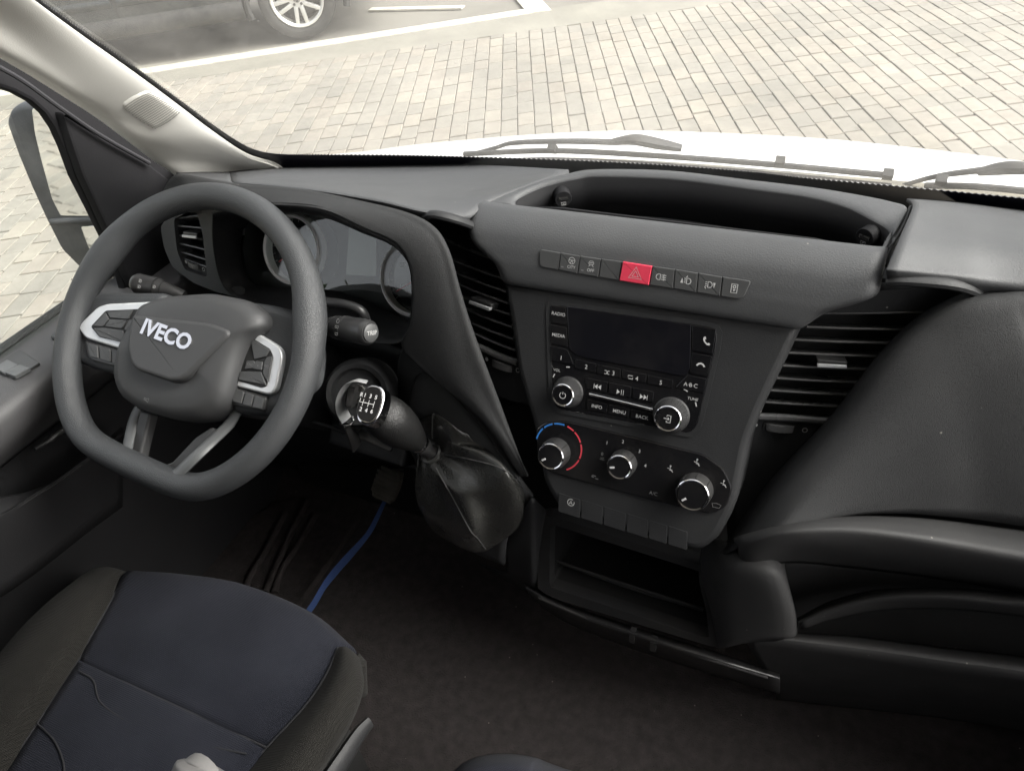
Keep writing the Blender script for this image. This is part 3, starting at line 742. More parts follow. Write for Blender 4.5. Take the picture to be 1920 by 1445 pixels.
# ================================================================ LEFT A-PILLAR with speaker grille
def pil(inner, mid, outer, xi, xm, xo):
    inner = (inner[0]-4, inner[1]+5)
    e = on_glass(*inner, -0.006); m0 = P(*mid, x=xm)
    return [e+np.array([-0.012, 0.004, -0.004]), e, e*0.6+m0*0.4+np.array([0.005, -0.004, 0.004]), P(*mid, x=xm), P(*outer, x=xo), P(*outer, x=xo)+np.array([-0.03, 0.012, -0.012])]
PL = [pil((-40, -85), (-110, -20), (-120, 28), 0, -0.568, -0.585), pil((77, 3), (5, 45), (-3, 92), 0, -0.568, -0.585), pil((163, 66), (75, 100), (62, 130), 0, -0.568, -0.585),
      pil((252, 129), (160, 165), (128, 172), 0, -0.568, -0.585), pil((332, 188), (240, 220), (192, 214), 0, -0.572, -0.592), pil((402, 241), (310, 265), (250, 258), 0, -0.572, -0.592),
      pil((465, 282), (380, 297), (300, 297), 0, -0.585, -0.615), pil((523, 303), (430, 318), (330, 317), 0, -0.585, -0.615), pil((560, 330), (470, 345), (360, 345), 0, -0.59, -0.62)]
PL = [[a+(a-b)*2.2 for a, b in zip(PL[0], PL[1])]]+PL
pr_ = patch('windscreen_pillar', PL, M['trim'], None, k=5, thick=0.005)
tag(pr_, 'cream windscreen pillar trim with round-cornered speaker grille', 'pillar trim')
# tweeter grille, following the curve of the trim
pbv = bvh_of(pr_)
gq = [np.array(q, float) for q in ((216, 196), (277, 162), (348, 212), (292, 249))]
def gpt(s_, t_, off):
    q = gq[0]*(1-s_)*(1-t_)+gq[1]*s_*(1-t_)+gq[2]*s_*t_+gq[3]*(1-s_)*t_
    return on_mesh(pbv, q[0], q[1], off)
def sq(v_):                                                   # squircle mapping: rounded corners
    return v_
gg = []
for i in range(9):
    row = []
    for j in range(9):
        x_, y_ = (j/4-1), (i/4-1); fx = math.sqrt(max(0, 1-0.22*y_*y_)); fy = math.sqrt(max(0, 1-0.22*x_*x_))
        edge = max(abs(x_), abs(y_)); row.append(gpt(.5+.5*x_*fx, .5+.5*y_*fy, 0.0022 if edge < .99 else -0.001))
    gg.append(row)
gr = patch('speaker_grille', gg, M['trim'], pr_, k=2, thick=.002)
hol = MB()
for i in range(1, 18):
    for j in range(1, 20):
        x_ = ((j+(.5 if i % 2 else 0))/10-1)*.93; y_ = (i/9-1)*.92
        if abs(x_) > .9: continue
        fx = math.sqrt(1-0.22*y_*y_); fy = math.sqrt(1-0.22*x_*x_); s_, t_ = .5+.5*x_*fx, .5+.5*y_*fy
        c = gpt(s_, t_, .0030)
        du_ = gpt(s_+.01, t_, .0030)-c; dv_ = gpt(s_, t_+.01, .0030)-c; du_ /= np.linalg.norm(du_); dv_ /= np.linalg.norm(dv_)
        hol.add([c+.0012*(math.cos(k*math.pi/3)*du_+math.sin(k*math.pi/3)*dv_) for k in range(6)], [list(range(6))])
ho = hol.build('grille_holes', M['trim_dark'], gr, smooth=False); ho['kind'] = 'stuff'

# ================================================================ DRIVER'S DOOR
DF = Fr((-0.70, 0.6, 0.8), axes=((0, 1, 0), (0, 0, 1), (1, 0, 0)))
dr = thing('door', "driver's door with black window frame and grey sill behind the steering wheel", 'door', (-0.72, 0.4, 0.0))
fr_o = [(-430, -104), (-140, 30), (-3, 95), (62, 133), (128, 175), (192, 217), (250, 261), (300, 300), (330, 320), (365, 350), (390, 600), (250, 600), (228, 520), (200, 450), (168, 385), (140, 330), (120, 275), (104, 240), (85, 212), (60, 190), (30, 174), (-3, 163), (-140, 122), (-430, 24)]
fr_i = DF.abs_(fr_o, -0.02)
plate('window_frame', DF, fr_i, -0.034, -0.02, M['door_black'], dr, bev=0.005)
sl = curve_pts([P(a, b, x=-0.695) for a, b in ((-40, 106), (40, 150), (115, 204), (190, 255), (280, 306))], 6)
mesh('seal_lip', *tube_vf(sl, [0.0032]*len(sl), 8), M['rubber'], dr)
tri = rnd(DF.abs_([(116, 208), (200, 262), (283, 309), (335, 350), (345, 500), (262, 560), (240, 520), (212, 450), (156, 330), (134, 265)], -0.004), 0.006)
plate('mirror_corner_panel', DF, tri, -0.019, -0.004, M['door_black'], dr, bev=0.004)
# glass pane
wp = DF.abs_([(-260, 60), (0, 140), (110, 200), (150, 280), (215, 430), (290, 590), (110, 660), (-300, 860)], -0.06)
mesh('window_pane', *plate_vf(DF, wp, -0.064, -0.06, 0), M['side_glass'], dr, smooth=False)
# sill (level, grey), its rubber strip, side panel, pocket
def sill_rows():
    R_ = []
    for x, z in ((-0.785, 0.50), (-0.785, 0.594), (-0.765, 0.602), (-0.70, 0.603), (-0.672, 0.596), (-0.664, 0.575), (-0.672, 0.545), (-0.71, 0.50)):
        R_.append([np.array([x+0.02*max(0, (y-0.5))/0.3, y, z]) for y in (-0.15, 0.1, 0.3, 0.45, 0.6, 0.8)])
    return R_
patch('sill', sill_rows(), M['sill'], dr, k=4, thick=0.003)
sp = [np.array([-0.778, y, 0.606]) for y in (-0.2, 0.2, 0.5, 0.8)]
mesh('window_seal', *tube_vf(sp, 0.007, 8), M['rubber'], dr)
plate('lower_panel', Fr((-0.72, 0.3, 0.3), axes=((0, 1, 0), (0, 0, 1), (1, 0, 0))), [(-0.5, -0.32), (0.55, -0.32), (0.55, 0.26), (-0.5, 0.26)], -0.06, 0.0, M['door'], dr, bev=0.01)
# armrest ledge and map pocket lips (curved pressed edges)
def bar(name, pts, r, m, par, flat=(1, 1), k=6, seg=10):
    cp = curve_pts(pts, k); return mesh(name, *tube_vf(cp, r if not isinstance(r, list) else [r[0]+(r[1]-r[0])*i/(len(cp)-1) for i in range(len(cp))], seg, flat=flat), m, par)
bar('pocket_lip', [P(a, b, x=-0.70) for a, b in ((-60, 840), (0, 806), (60, 772), (130, 730), (220, 690))], 0.004, M['door'], dr)
pk = [[P(a, b, x=-0.675) for a, b in ((-70, 935), (0, 930), (60, 918), (110, 895), (160, 855), (230, 800))],
      [P(a, b, x=-0.655) for a, b in ((-70, 975), (0, 960), (60, 930), (112, 900), (162, 862), (230, 812))],
      [P(a, b, x=-0.650) for a, b in ((-70, 1020), (0, 985), (60, 942), (112, 908), (162, 872), (230, 825))],
      [P(a, b, x=-0.665) for a, b in ((-70, 1160), (0, 1120), (60, 1080), (112, 1040), (162, 1000), (230, 950))]]
patch('map_pocket', pk, M['door'], dr, k=5, thick=0.004)
bar('door_pull', [P(a, b, x=-0.69) for a, b in ((65, 842), (90, 828), (110, 812), (140, 795))], [0.003, 0.006], M['satin_black'], dr)
# window switches
SF = Fr((-0.72, 0.42, 0.604), axes=((0, 1, 0), (-1, 0, 0), (0, 0, 1)))
sw = plate('switch_plate', SF, rnd(SF.abs_([(-14, 688), (38, 656), (76, 682), (26, 712)]), 0.003), -0.004, 0.002, M['satin_black'], dr, bev=0.001)
for q in ([(-10, 690), (14, 674), (35, 684), (8, 701)], [(8, 699), (38, 683), (57, 690), (27, 706)]):
    plate('window_switch', SF, rnd(SF.abs_(q, 0.005), 0.002), 0.0, 0.006, M['wheel_grey'], dr, bev=0.0015)
mesh('lock_knob', *lathe_vf(SF, [(0.011, -0.003), (0.011, 0.003), (0.009, 0.005), (0.0, 0.005)], *SF.ab(112, 630), 20), M['satin_black'], dr)

# ================================================================ WING MIRROR outside the door
MFr = Fr((-1.0, 0.79, 0.67), axes=((math.cos(0.2), math.sin(0.2), 0), (0, 0, 1), (math.sin(0.2), -math.cos(0.2), 0)))
mo = thing('wing_mirror', 'dusty black wing mirror outside the driver window', 'mirror', MFr.pt(0, -0.15, 0.0))
ho = [(9, 232), (16, 208), (34, 196), (62, 193), (120, 190), (250, 205), (300, 330), (320, 480), (260, 530), (180, 520), (147, 503), (112, 468), (80, 405), (55, 350), (30, 290)]
hp = rnd(MFr.abs_(ho, 0.012), 0.008, 2)
big = max(hp, key=lambda p: p[0])
v, f = plate_vf(MFr, hp, -0.03, 0.012, 0.010, 3); mesh('housing', v, f, M['mirror_case'], mo)
v, f = plate_vf(MFr, offs(hp, 0.006), -0.085, -0.028, 0.0, 2); mesh('housing_back', v, f, M['mirror_case'], mo)
m1 = rnd(MFr.abs_([(60, 203), (140, 203), (245, 215), (270, 300), (290, 402), (180, 405), (114, 404), (98, 372), (78, 300), (66, 250)], 0.0125), 0.004, 2)
plate('mirror_glass', MFr, m1, 0.008, 0.0135, M['mirror'], mo, bev=0.0006)
m2 = rnd(MFr.abs_([(152, 424), (240, 420), (292, 418), (300, 470), (240, 500), (182, 492), (166, 462)], 0.0125), 0.004, 2)
plate('wide_angle_glass', MFr, m2, 0.008, 0.0135, M['mirror'], mo, bev=0.0006)
bar('divider', [MFr.pt(*MFr.ab(a, b, 0.015), 0.015) for a, b in ((97, 416), (150, 413), (290, 408))], 0.006, M['mirror_case'], mo)
bar('mirror_arm', [MFr.pt(0.1, -0.1, -0.03), np.array([-0.82, 0.78, 0.56])], 0.02, M['mirror_case'], mo)

# ================================================================ CAB SHELL: floor, roof, rear wall, far side
cs = mesh('floor', *box_vf((0.12, 0.1, -0.015), XYZ, (1.80, 1.75, 0.03)), M['carpet'], None); struct(cs)
fw = plate('front_bulkhead', Fr((0.12, 0.93, 0.3), tau=-14), [(-0.9, -0.35), (0.9, -0.35), (0.9, 0.38), (-0.9, 0.38)], -0.03, 0.0, M['black'], None, bev=0.0); struct(fw)
fh = mesh('footwell', *box_vf((0.12, 0.86, 0.06), (XYZ[0], np.array([0, 0.82, 0.57]), np.array([0, -0.57, 0.82])), (1.78, 0.35, 0.02)), M['carpet'], None); struct(fh)
rf = mesh('roof', *box_vf((0.12, -0.22, 1.47), XYZ, (1.86, 1.36, 0.05)), M['trim'], None); struct(rf)
bw = mesh('rear_wall', *box_vf((0.12, -0.90, 0.72), XYZ, (1.86, 0.04, 1.5)), M['door'], None); struct(bw)
for nm, c, s in (('side_wall', (0.99, 0.1, 0.30), (0.05, 2.0, 0.66)), ('side_wall', (0.99, -0.6, 1.05), (0.05, 0.55, 0.86)), ('side_wall', (-0.80, -0.6, 0.72), (0.05, 0.55, 1.5)), ('side_wall', (-0.83, 0.1, 0.22), (0.05, 2.0, 0.56))):
    o = mesh(nm, *box_vf(c, XYZ, s), M['door'], None); struct(o)

# ================================================================ TREES left behind the van (they show in the instrument glass and the mirror)
def tree(label, x, y, h, r, seed):
    q = random.Random(seed); t = thing('tree', label, 'tree', (x, y, GZ), 'trees behind the van')
    mesh('trunk', *tube_vf([np.array([x, y, GZ]), np.array([x+.05, y, GZ+h*.3]), np.array([x-.05, y+.05, GZ+h*.6]), np.array([x, y, GZ+h*.85])], [.16, .13, .08, .03], 10), M['bark'], t)
    mb = MB()
    cl = [(q.gauss(0, r*.45), q.gauss(0, r*.45), h*(.4+.55*q.random())) for _ in range(26)]
    for cx_, cy_, cz_ in cl:
        for _ in range(55):
            c = np.array([x+cx_+q.gauss(0, r*.2), y+cy_+q.gauss(0, r*.2), GZ+cz_+q.gauss(0, r*.18)])
            a = np.array([q.gauss(0, 1), q.gauss(0, 1), q.gauss(0, 1)]); a /= np.linalg.norm(a); b = np.cross(a, [q.gauss(0, 1), q.gauss(0, 1), q.gauss(0, 1)]); b /= np.linalg.norm(b)
            sz = q.uniform(.06, .13); mb.add([c-a*sz, c+b*sz*.5, c+a*sz, c-b*sz*.5], [[0, 1, 2, 3]])
    mb.build('crown', M['leaf'], t, smooth=False)
for i, (x, y, h, r) in enumerate(((-9.5, -7.0, 4.4, 1.6), (-7.0, -10.5, 5.2, 1.8), (-12.5, -4.5, 4.0, 1.5))):
    tree(('tree nearest behind the van, reflected in the instrument glass', 'tall tree farther behind the van, seen only as a reflection', 'low tree far out to the left behind the van')[i], x, y, h, r, 20+i)
# ================================================================ DASHBOARD body
dash = thing('dashboard', 'dark grey van dashboard spanning the cab under the windscreen', 'dashboard', (0.1, 0.75, 0.0))
core = [(0.80, 0.02), (0.80, 0.42), (0.80, 0.62), (0.84, 0.69), (0.93, 0.68), (0.93, 0.02)]
v = [(x, y, z) for x in (-0.66, 0.97) for y, z in core]; n = len(core)
mesh('inner_carrier', v, [list(range(n)), list(range(2*n-1, n-1, -1))]+[[i, (i+1) % n, n+(i+1) % n, n+i] for i in range(n)], M['black'], dash, smooth=False)
def PY(l): return [P(a, b, y=y) for a, b, y in l]
def ext(rows, x1=0.962):
    """Carry a moulding on to the passenger's door."""
    for r in rows:
        p = r[-1]; r += [np.array([p[0]*.5+x1*.5, p[1]+.004, p[2]]), np.array([x1, p[1]-.004, p[2]])]
    return rows
def PZ(l): return [P(a, b, z=z) for a, b, z in l]
# top pad on the driver's side
pad = [PY([(425, 310, 0.90), (520, 298, 0.94), (700, 301, 0.95), (900, 309, 0.945), (1066, 318, 0.915)]),
       PY([(428, 317, 0.865), (520, 307, 0.905), (700, 310, 0.92), (900, 318, 0.915), (1062, 325, 0.89)]),
       PY([(432, 327, 0.79), (535, 325, 0.805), (715, 338, 0.805), (890, 352, 0.80), (1010, 341, 0.815)]),
       PY([(434, 334, 0.735), (555, 341, 0.728), (705, 361, 0.715), (800, 378, 0.712), (925, 374, 0.742)]),
       PY([(436, 341, 0.70), (562, 352, 0.688), (702, 374, 0.678), (790, 394, 0.672), (884, 407, 0.70)]),
       PY([(438, 352, 0.705), (565, 364, 0.695), (703, 388, 0.685), (790, 408, 0.68), (882, 420, 0.705)])]
patch('top_pad', pad, M['pad'], dash, k=6)
# small corner piece at the pillar foot
cor = [PY([(325, 306, 0.86), (380, 303, 0.88), (431, 300, 0.90)]), PY([(328, 318, 0.80), (380, 317, 0.83), (431, 318, 0.862)]),
       PY([(332, 326, 0.74), (380, 330, 0.735), (433, 335, 0.731)]), PY([(335, 332, 0.715), (382, 337, 0.708), (435, 342, 0.697)]), PY([(336, 345, 0.72), (384, 350, 0.712), (437, 354, 0.702)])]
patch('corner_pad', cor, M['pad'], dash, k=5)
# tray surround: flat lip that rises to the back rim
OUT = [(907, 386, .788), (950, 365, .789), (1010, 342, .790), (1062, 327, .791), (1120, 318.5, .792), (1255, 321, .793), (1403, 338, .793), (1522, 352, .792), (1612, 366, .791), (1670, 377, .790), (1702, 388, .789), (1692, 415, .788), (1672, 447, .788), (1659, 470, .788)]
INN = [(966, 382, .788), (970, 369, .789), (1019, 346, .791), (1080, 331, .794), (1125, 326, .796), (1255, 330.5, .797), (1400, 348.5, .797), (1515, 364.5, .796), (1590, 384.5, .794), (1636, 406, .792), (1664, 422, .790), (1671, 437, .789), (1668, 453, .788), (1648, 466, .788)]
o_, i_ = PZ(OUT), PZ(INN)
sur = []
for k in range(len(o_)):
    a, b = o_[k], i_[k]; m_ = (a+b)/2; out = (a-b)/np.linalg.norm(a-b)
    sur.append([a+np.array([0, 0, -0.03])+out*0.004, a+np.array([0, 0, -0.002]), a*0.7+b*0.3+np.array([0, 0, 0.0015]), a*0.25+b*0.75+np.array([0, 0, 0.001]), b+np.array([0, 0, -0.003]), b+np.array([0, 0, -0.006])])
patch('tray_surround', sur, M['pad'], dash, k=3, kv=6)
# tray: walls and floor
lipL, lipR = P(966, 379, z=0.785), P(1648, 462, z=0.785)
bar('tray_groove', PY([(914, 388.5, .7285), (1100, 411, .7285), (1300, 434, .7285), (1500, 455, .7285), (1648, 470.5, .7285)]), 0.0012, M['black'], dash)
loop = [p+np.array([0, 0, -0.004]) for p in curve_pts(i_, 4)]
loop += [lipR*(1-t)+lipL*t for t in (0.15, 0.3, 0.5, 0.7, 0.85)]
n = len(loop); v = list(loop)+[np.array([p[0], p[1], 0.742]) for p in loop]
tw = mesh('tray_wall', v, [[i, (i+1) % n, n+(i+1) % n, n+i] for i in range(n)], M['door_black'], dash, fix=False)
md = tw.modifiers.new('thickness', 'SOLIDIFY'); md.thickness = 0.003; md.offset = 0
mesh('tray_floor', [np.array([p[0], p[1], z]) for z in (0.743, 0.739) for p in loop], [list(range(n)), list(range(2*n-1, n-1, -1))]+[[i, (i+1) % n, n+(i+1) % n, n+i] for i in range(n)], M['plastic'], dash, smooth=False)
# dark insert standing at the back of the tray, between two side cheeks
for (cx_, cy_, px_, nm) in ((1056, 368, 1056, 'charging_socket'), (1622, 440, 1622, 'charging_socket')):
    q = P(cx_, cy_, y=0.786 if cx_ < 1300 else 0.774); cf = Fr(q, axes=((0.86, 0.5 if cx_ > 1300 else -0.5, 0), (0, 0, 1), (-0.5 if cx_ > 1300 else 0.5, -0.86, 0)) if False else ((0.86, -0.51, 0), (0, 0, 1), (-0.51, -0.86, 0)) if cx_ > 1300 else ((0.86, 0.51, 0), (0, 0, 1), (0.51, -0.86, 0)))
    k = mesh('charging_socket', *lathe_vf(cf, [(0.0105, -0.02), (0.0105, -0.001), (0.0098, 0.0), (0.0, 0.0)], 0, -.004, 28), M['door_black'], dash)
    plate('port', cf, rnd([(-0.006, -0.005), (0.006, -0.005), (0.006, -0.001), (-0.006, -0.001)], 0.0005), -0.001, 0.0006, M['steel'], k, bev=0.0)
    plate('port_slot', cf, [(-0.005, -0.0045), (0.005, -0.0045), (0.005, -0.0022), (-0.005, -0.0022)], 0.0, 0.0009, M['black'], k, bev=0.0)
    icon('symbol', cf, 0, -0.0095, 0.0008, 0.0022, [('c', [(-1.2, -.8), (1.2, -.8), (1.2, .8), (-1.2, .8)]), [(-.5, -.3), (.5, .3)]], M['print'], k, w=0.0006)

# brow over the centre stack
YZ = [(0.730, 0.7875), (0.7205, 0.7872), (0.7075, 0.7815), (0.697, 0.773), (0.6895, 0.762), (0.6845, 0.752), (0.680, 0.741), (0.6755, 0.723), (0.682, 0.720)]
LP = [(906, 386), (892, 394), (882, 407), (878, 424), (883, 444), (903, 466), (927, 495), (941, 524), (943, 530)]
RP = [(1658, 470), (1657, 480), (1654, 495), (1649, 515), (1641, 543), (1600, 559), (1547, 583), (1506, 605), (1504, 612)]
rows = [(y, z, P(*l, y=y)[0], P(*r, y=y)[0]) for (y, z), l, r in zip(YZ, LP, RP)]
swept('brow_panel', rows, M['pad'], dash, nx=44, er=0.012, k=5, depth=0.05)

# centre stack panel
RF = Fr((0.10, 0.62, 0.612), tau=28)
SP = [(943, 529), (1220, 567), (1504, 610), (1470, 682), (1428, 768), (1404, 830), (1392, 890), (1379, 950), (1348, 1008), (1312, 1036), (1160, 990), (1045, 953), (1018, 905), (1010, 858), (1000, 800), (981, 742), (967, 690), (955, 605)]
plate('centre_panel', RF, rnd(RF.abs_(SP), [0, 0, 0, .01, .03, .01, .01, .02, .01, .012, .03, .012, .01, .01, .02, .02, .01, .01]), -0.07, 0.0, M['plastic'], dash, bev=0.009, seg=4)
# driver's hood: one moulding that arches over the instruments and runs down as a blade beside the stack
HO = [(300, 372), (318, 338), (345, 328), (440, 344), (562, 354), (680, 377), (765, 399), (815, 427), (842, 471), (860, 535), (880, 602), (906, 676), (940, 765), (968, 838), (990, 892)]
HI = [(332, 410), (360, 396), (398, 393), (445, 388), (520, 385), (602, 393), (680, 428), (738, 454), (766, 492), (773, 545), (769, 605), (752, 650), (800, 700), (905, 790), (975, 893)]
YO = [.715, .71, .70, .69, .682, .674, .662, .648, .636, .624, .612, .60, .59, .58, .572]
YI = [.675, .665, .655, .65, .645, .64, .635, .628, .62, .612, .604, .60, .59, .58, .573]
hood = []
for (a, b), (c, d), y0, y1 in zip(HO, HI, YO, YI):
    A, B = P(a, b, y=y0), P(c, d, y=y1)
    away = (A-CAM)/np.linalg.norm(A-CAM)
    Mid = (A+B)/2; nb = (CAM-Mid)/np.linalg.norm(CAM-Mid)
    w_ = np.linalg.norm(A-B)
    hood.append([A+away*0.05-nb*0.0, A+away*0.004, A*0.8+B*0.2+nb*min(0.006, w_*0.05), Mid+nb*min(0.010, w_*0.09), A*0.12+B*0.88+nb*0.002, B+away*0.006, B+away*0.05])
patch('instrument_hood', hood, M['cloth_panel'], dash, k=5, kv=6, thick=0.003)

# knee panel beside the gear lever
KO = [[P(a, b, y=y) for a, b, y in r] for r in (
    [(752, 655, .645), (775, 668, .635), (802, 690, .625), (860, 730, .615), (925, 800, .605), (975, 890, .585), (1000, 930, .575)],
    [(745, 690, .640), (768, 695, .628), (793, 704, .618), (848, 748, .605), (905, 815, .595), (955, 895, .578), (990, 945, .57)],
    [(748, 740, .640), (766, 745, .620), (785, 752, .612), (830, 800, .60), (880, 865, .588), (930, 930, .575), (975, 975, .565)],
    [(750, 800, .650), (766, 805, .625), (785, 812, .615), (815, 860, .602), (850, 920, .59), (895, 980, .575), (950, 1010, .565)],
    [(752, 870, .68), (765, 875, .66), (785, 885, .645), (800, 930, .63), (830, 980, .61), (880, 1030, .59), (945, 1060, .575)])]
patch('knee_panel', KO, M['pad'], dash, k=5)
grv = curve_pts([P(a, b, y=y) for a, b, y in ((770, 790, .617), (768, 765, .615), (775, 720, .6185), (784, 703, .6165), (800, 702, .6125), (850, 741, .6015), (908, 808, .5915), (945, 862, .581))], 6)
mesh('panel_groove', *tube_vf(grv, 0.0014, 6), M['black'], dash)
# lower dash behind the wheel and under the column
ld_ = [[P(a, b, y=y) for a, b, y in r] for r in (
    [(250, 540, .70), (400, 580, .70), (560, 600, .70), (700, 640, .69), (760, 660, .66)],
    [(240, 640, .72), (400, 680, .71), (560, 700, .70), (700, 730, .69), (765, 760, .67)],
    [(250, 760, .75), (400, 790, .74), (560, 800, .73), (680, 820, .72), (765, 850, .70)],
    [(300, 850, .82), (420, 870, .80), (560, 870, .79), (680, 870, .78), (760, 880, .76)])]
patch('lower_panel', ld_, M['plastic'], dash, k=4)

# ---------------------------------------------------------------- passenger's side of the dash
pr2 = [[P(a, b, y=y) for a, b, y in r] for r in (
    [(1700, 372, .93), (1800, 378, .95), (1960, 392, .97)],
    [(1712, 386, .81), (1800, 392, .85), (1960, 408, .88)],
    [(1690, 440, .735), (1800, 448, .76), (1960, 462, .78)],
    [(1668, 495, .695), (1800, 505, .72), (1960, 520, .74)],
    [(1662, 512, .69), (1800, 524, .712), (1960, 548, .73)],
    [(1664, 530, .70), (1802, 545, .72), (1960, 565, .74)])]
patch('passenger_pad', ext(pr2), M['pad'], dash, k=6)
bar('pad_seam', PZ([(1708, 388, .786), (1690, 430, .786), (1668, 468, .784), (1660, 500, .772)]), 0.0022, M['black'], dash)
# big curved glove panel whose edge sweeps down to the stack
gdy = lambda a, k: 0.036*min(1, max(0, (a-1420)/420))*k
GP = [[P(a, b, y=y+gdy(a, (0, 0, .45, .85, 1, 1)[ri])) for a, b, y in r] for ri, r in enumerate((
    [(1345, 1040, .585), (1440, 905, .635), (1556, 780, .675), (1650, 660, .705), (1722, 592, .725), (1800, 552, .735), (1880, 540, .745), (1990, 545, .75)],
    [(1362, 1032, .572), (1452, 908, .617), (1565, 786, .655), (1658, 672, .682), (1728, 607, .70), (1800, 570, .708), (1880, 557, .715), (1990, 560, .72)],
    [(1385, 1022, .562), (1475, 912, .60), (1590, 795, .635), (1690, 690, .66), (1760, 640, .672), (1830, 610, .678), (1900, 600, .683), (1995, 605, .69)],
    [(1440, 1000, .558), (1540, 915, .59), (1640, 830, .615), (1735, 755, .632), (1800, 720, .640), (1870, 700, .645), (1930, 695, .65), (2000, 700, .655)],
    [(1480, 995, .558), (1580, 950, .585), (1680, 910, .603), (1770, 880, .612), (1830, 870, .617), (1890, 868, .621), (1945, 870, .625), (2005, 875, .63)],
    [(1500, 985, .563), (1590, 967, .585), (1685, 962, .598), (1775, 968, .604), (1835, 974, .608), (1890, 982, .612), (1945, 990, .615), (2005, 1000, .62)]))]
patch('glove_panel', ext(GP), M['cloth_panel'], dash, k=5, thick=0.004)
# shelf lips and recesses below it
SH = [[P(a, b, y=y+gdy(a, 1)) for a, b, y in r] for r in (
    [(1374, 1008, .576), (1400, 1000, .566), (1480, 980, .566), (1590, 967, .585), (1720, 970, .60), (1850, 985, .61), (2005, 1008, .62)],
    [(1374, 1010, .572), (1400, 1010, .556), (1480, 990, .552), (1590, 980, .565), (1720, 990, .575), (1850, 1010, .582), (2005, 1038, .59)],
    [(1376, 1013, .571), (1400, 1022, .552), (1480, 1003, .546), (1590, 1000, .553), (1720, 1016, .56), (1850, 1040, .567), (2005, 1072, .575)],
    [(1378, 1017, .574), (1400, 1040, .556), (1485, 1026, .556), (1600, 1035, .57), (1720, 1052, .585), (1850, 1078, .595), (2005, 1110, .60)],
    [(1380, 1024, .590), (1400, 1060, .575), (1490, 1055, .60), (1600, 1065, .64), (1720, 1080, .65), (1850, 1100, .66), (2005, 1130, .66)])]
patch('shelf_roll', ext(SH), M['shelf'], dash, k=5)
sb = [[P(a, b, y=y) for a, b, y in r] for r in (
    [(1440, 1040, .655), (1600, 1050, .675), (1800, 1080, .69), (2005, 1110, .70)], [(1440, 1130, .66), (1600, 1130, .685), (1800, 1150, .70), (2005, 1170, .71)], [(1440, 1240, .66), (1600, 1240, .68), (1800, 1260, .69), (2005, 1290, .70)])]
patch('shelf_back', ext(sb), M['shelf'], dash, k=4)  # lighter plastic lifts the shade of the recess by colour
S2 = [[P(a, b, y=y) for a, b, y in r] for r in (
    [(1494, 1158, .62), (1560, 1125, .64), (1650, 1104, .65), (1760, 1101, .655), (1870, 1108, .66), (2005, 1125, .66)],
    [(1496, 1163, .606), (1560, 1133, .618), (1650, 1113, .625), (1760, 1109, .63), (1870, 1117, .635), (2005, 1135, .637)],
    [(1500, 1172, .604), (1562, 1146, .612), (1650, 1127, .618), (1760, 1123, .622), (1870, 1132, .626), (2005, 1151, .63)],
    [(1502, 1180, .615), (1565, 1160, .63), (1650, 1144, .64), (1760, 1141, .645), (1870, 1150, .648), (2005, 1172, .65)])]
patch('shelf_rail', ext(S2), M['shelf'], dash, k=5)
S3 = [[P(a, b, y=y) for a, b, y in r] for r in (
    [(1405, 1182, .60), (1490, 1186, .62), (1600, 1192, .64), (1760, 1212, .66), (2005, 1245, .67)],
    [(1400, 1188, .575), (1490, 1195, .585), (1600, 1206, .60), (1760, 1228, .61), (2005, 1264, .62)],
    [(1400, 1200, .572), (1490, 1212, .58), (1600, 1226, .592), (1760, 1250, .603), (2005, 1288, .61)],
    [(1410, 1222, .585), (1490, 1234, .595), (1600, 1248, .607), (1760, 1272, .618), (2005, 1308, .625)],
    [(1450, 1290, .64), (1520, 1300, .65), (1610, 1310, .655), (1760, 1326, .665), (2005, 1366, .67)],
    [(1455, 1310, .66), (1520, 1318, .665), (1610, 1328, .67), (1760, 1345, .68), (2005, 1385, .69)])]
patch('lower_shelf', ext(S3), M['shelf'], dash, k=5)
# pillar block between the open cubby and the passenger shelf
PB = [[P(a, b, y=y) for a, b, y in r] for r in (
    [(1318, 1006, .615), (1345, 1012, .592), (1392, 1030, .580), (1450, 1046, .582), (1470, 1052, .62)],
    [(1310, 1080, .61), (1340, 1080, .572), (1385, 1075, .56), (1462, 1085, .565), (1478, 1090, .61)],
    [(1325, 1150, .615), (1345, 1150, .575), (1390, 1145, .565), (1480, 1150, .572), (1494, 1155, .62)],
    [(1335, 1205, .62), (1350, 1215, .58), (1400, 1205, .572), (1480, 1200, .582), (1496, 1195, .62)])]
patch('shelf_end', PB, M['shelf'], dash, k=5)

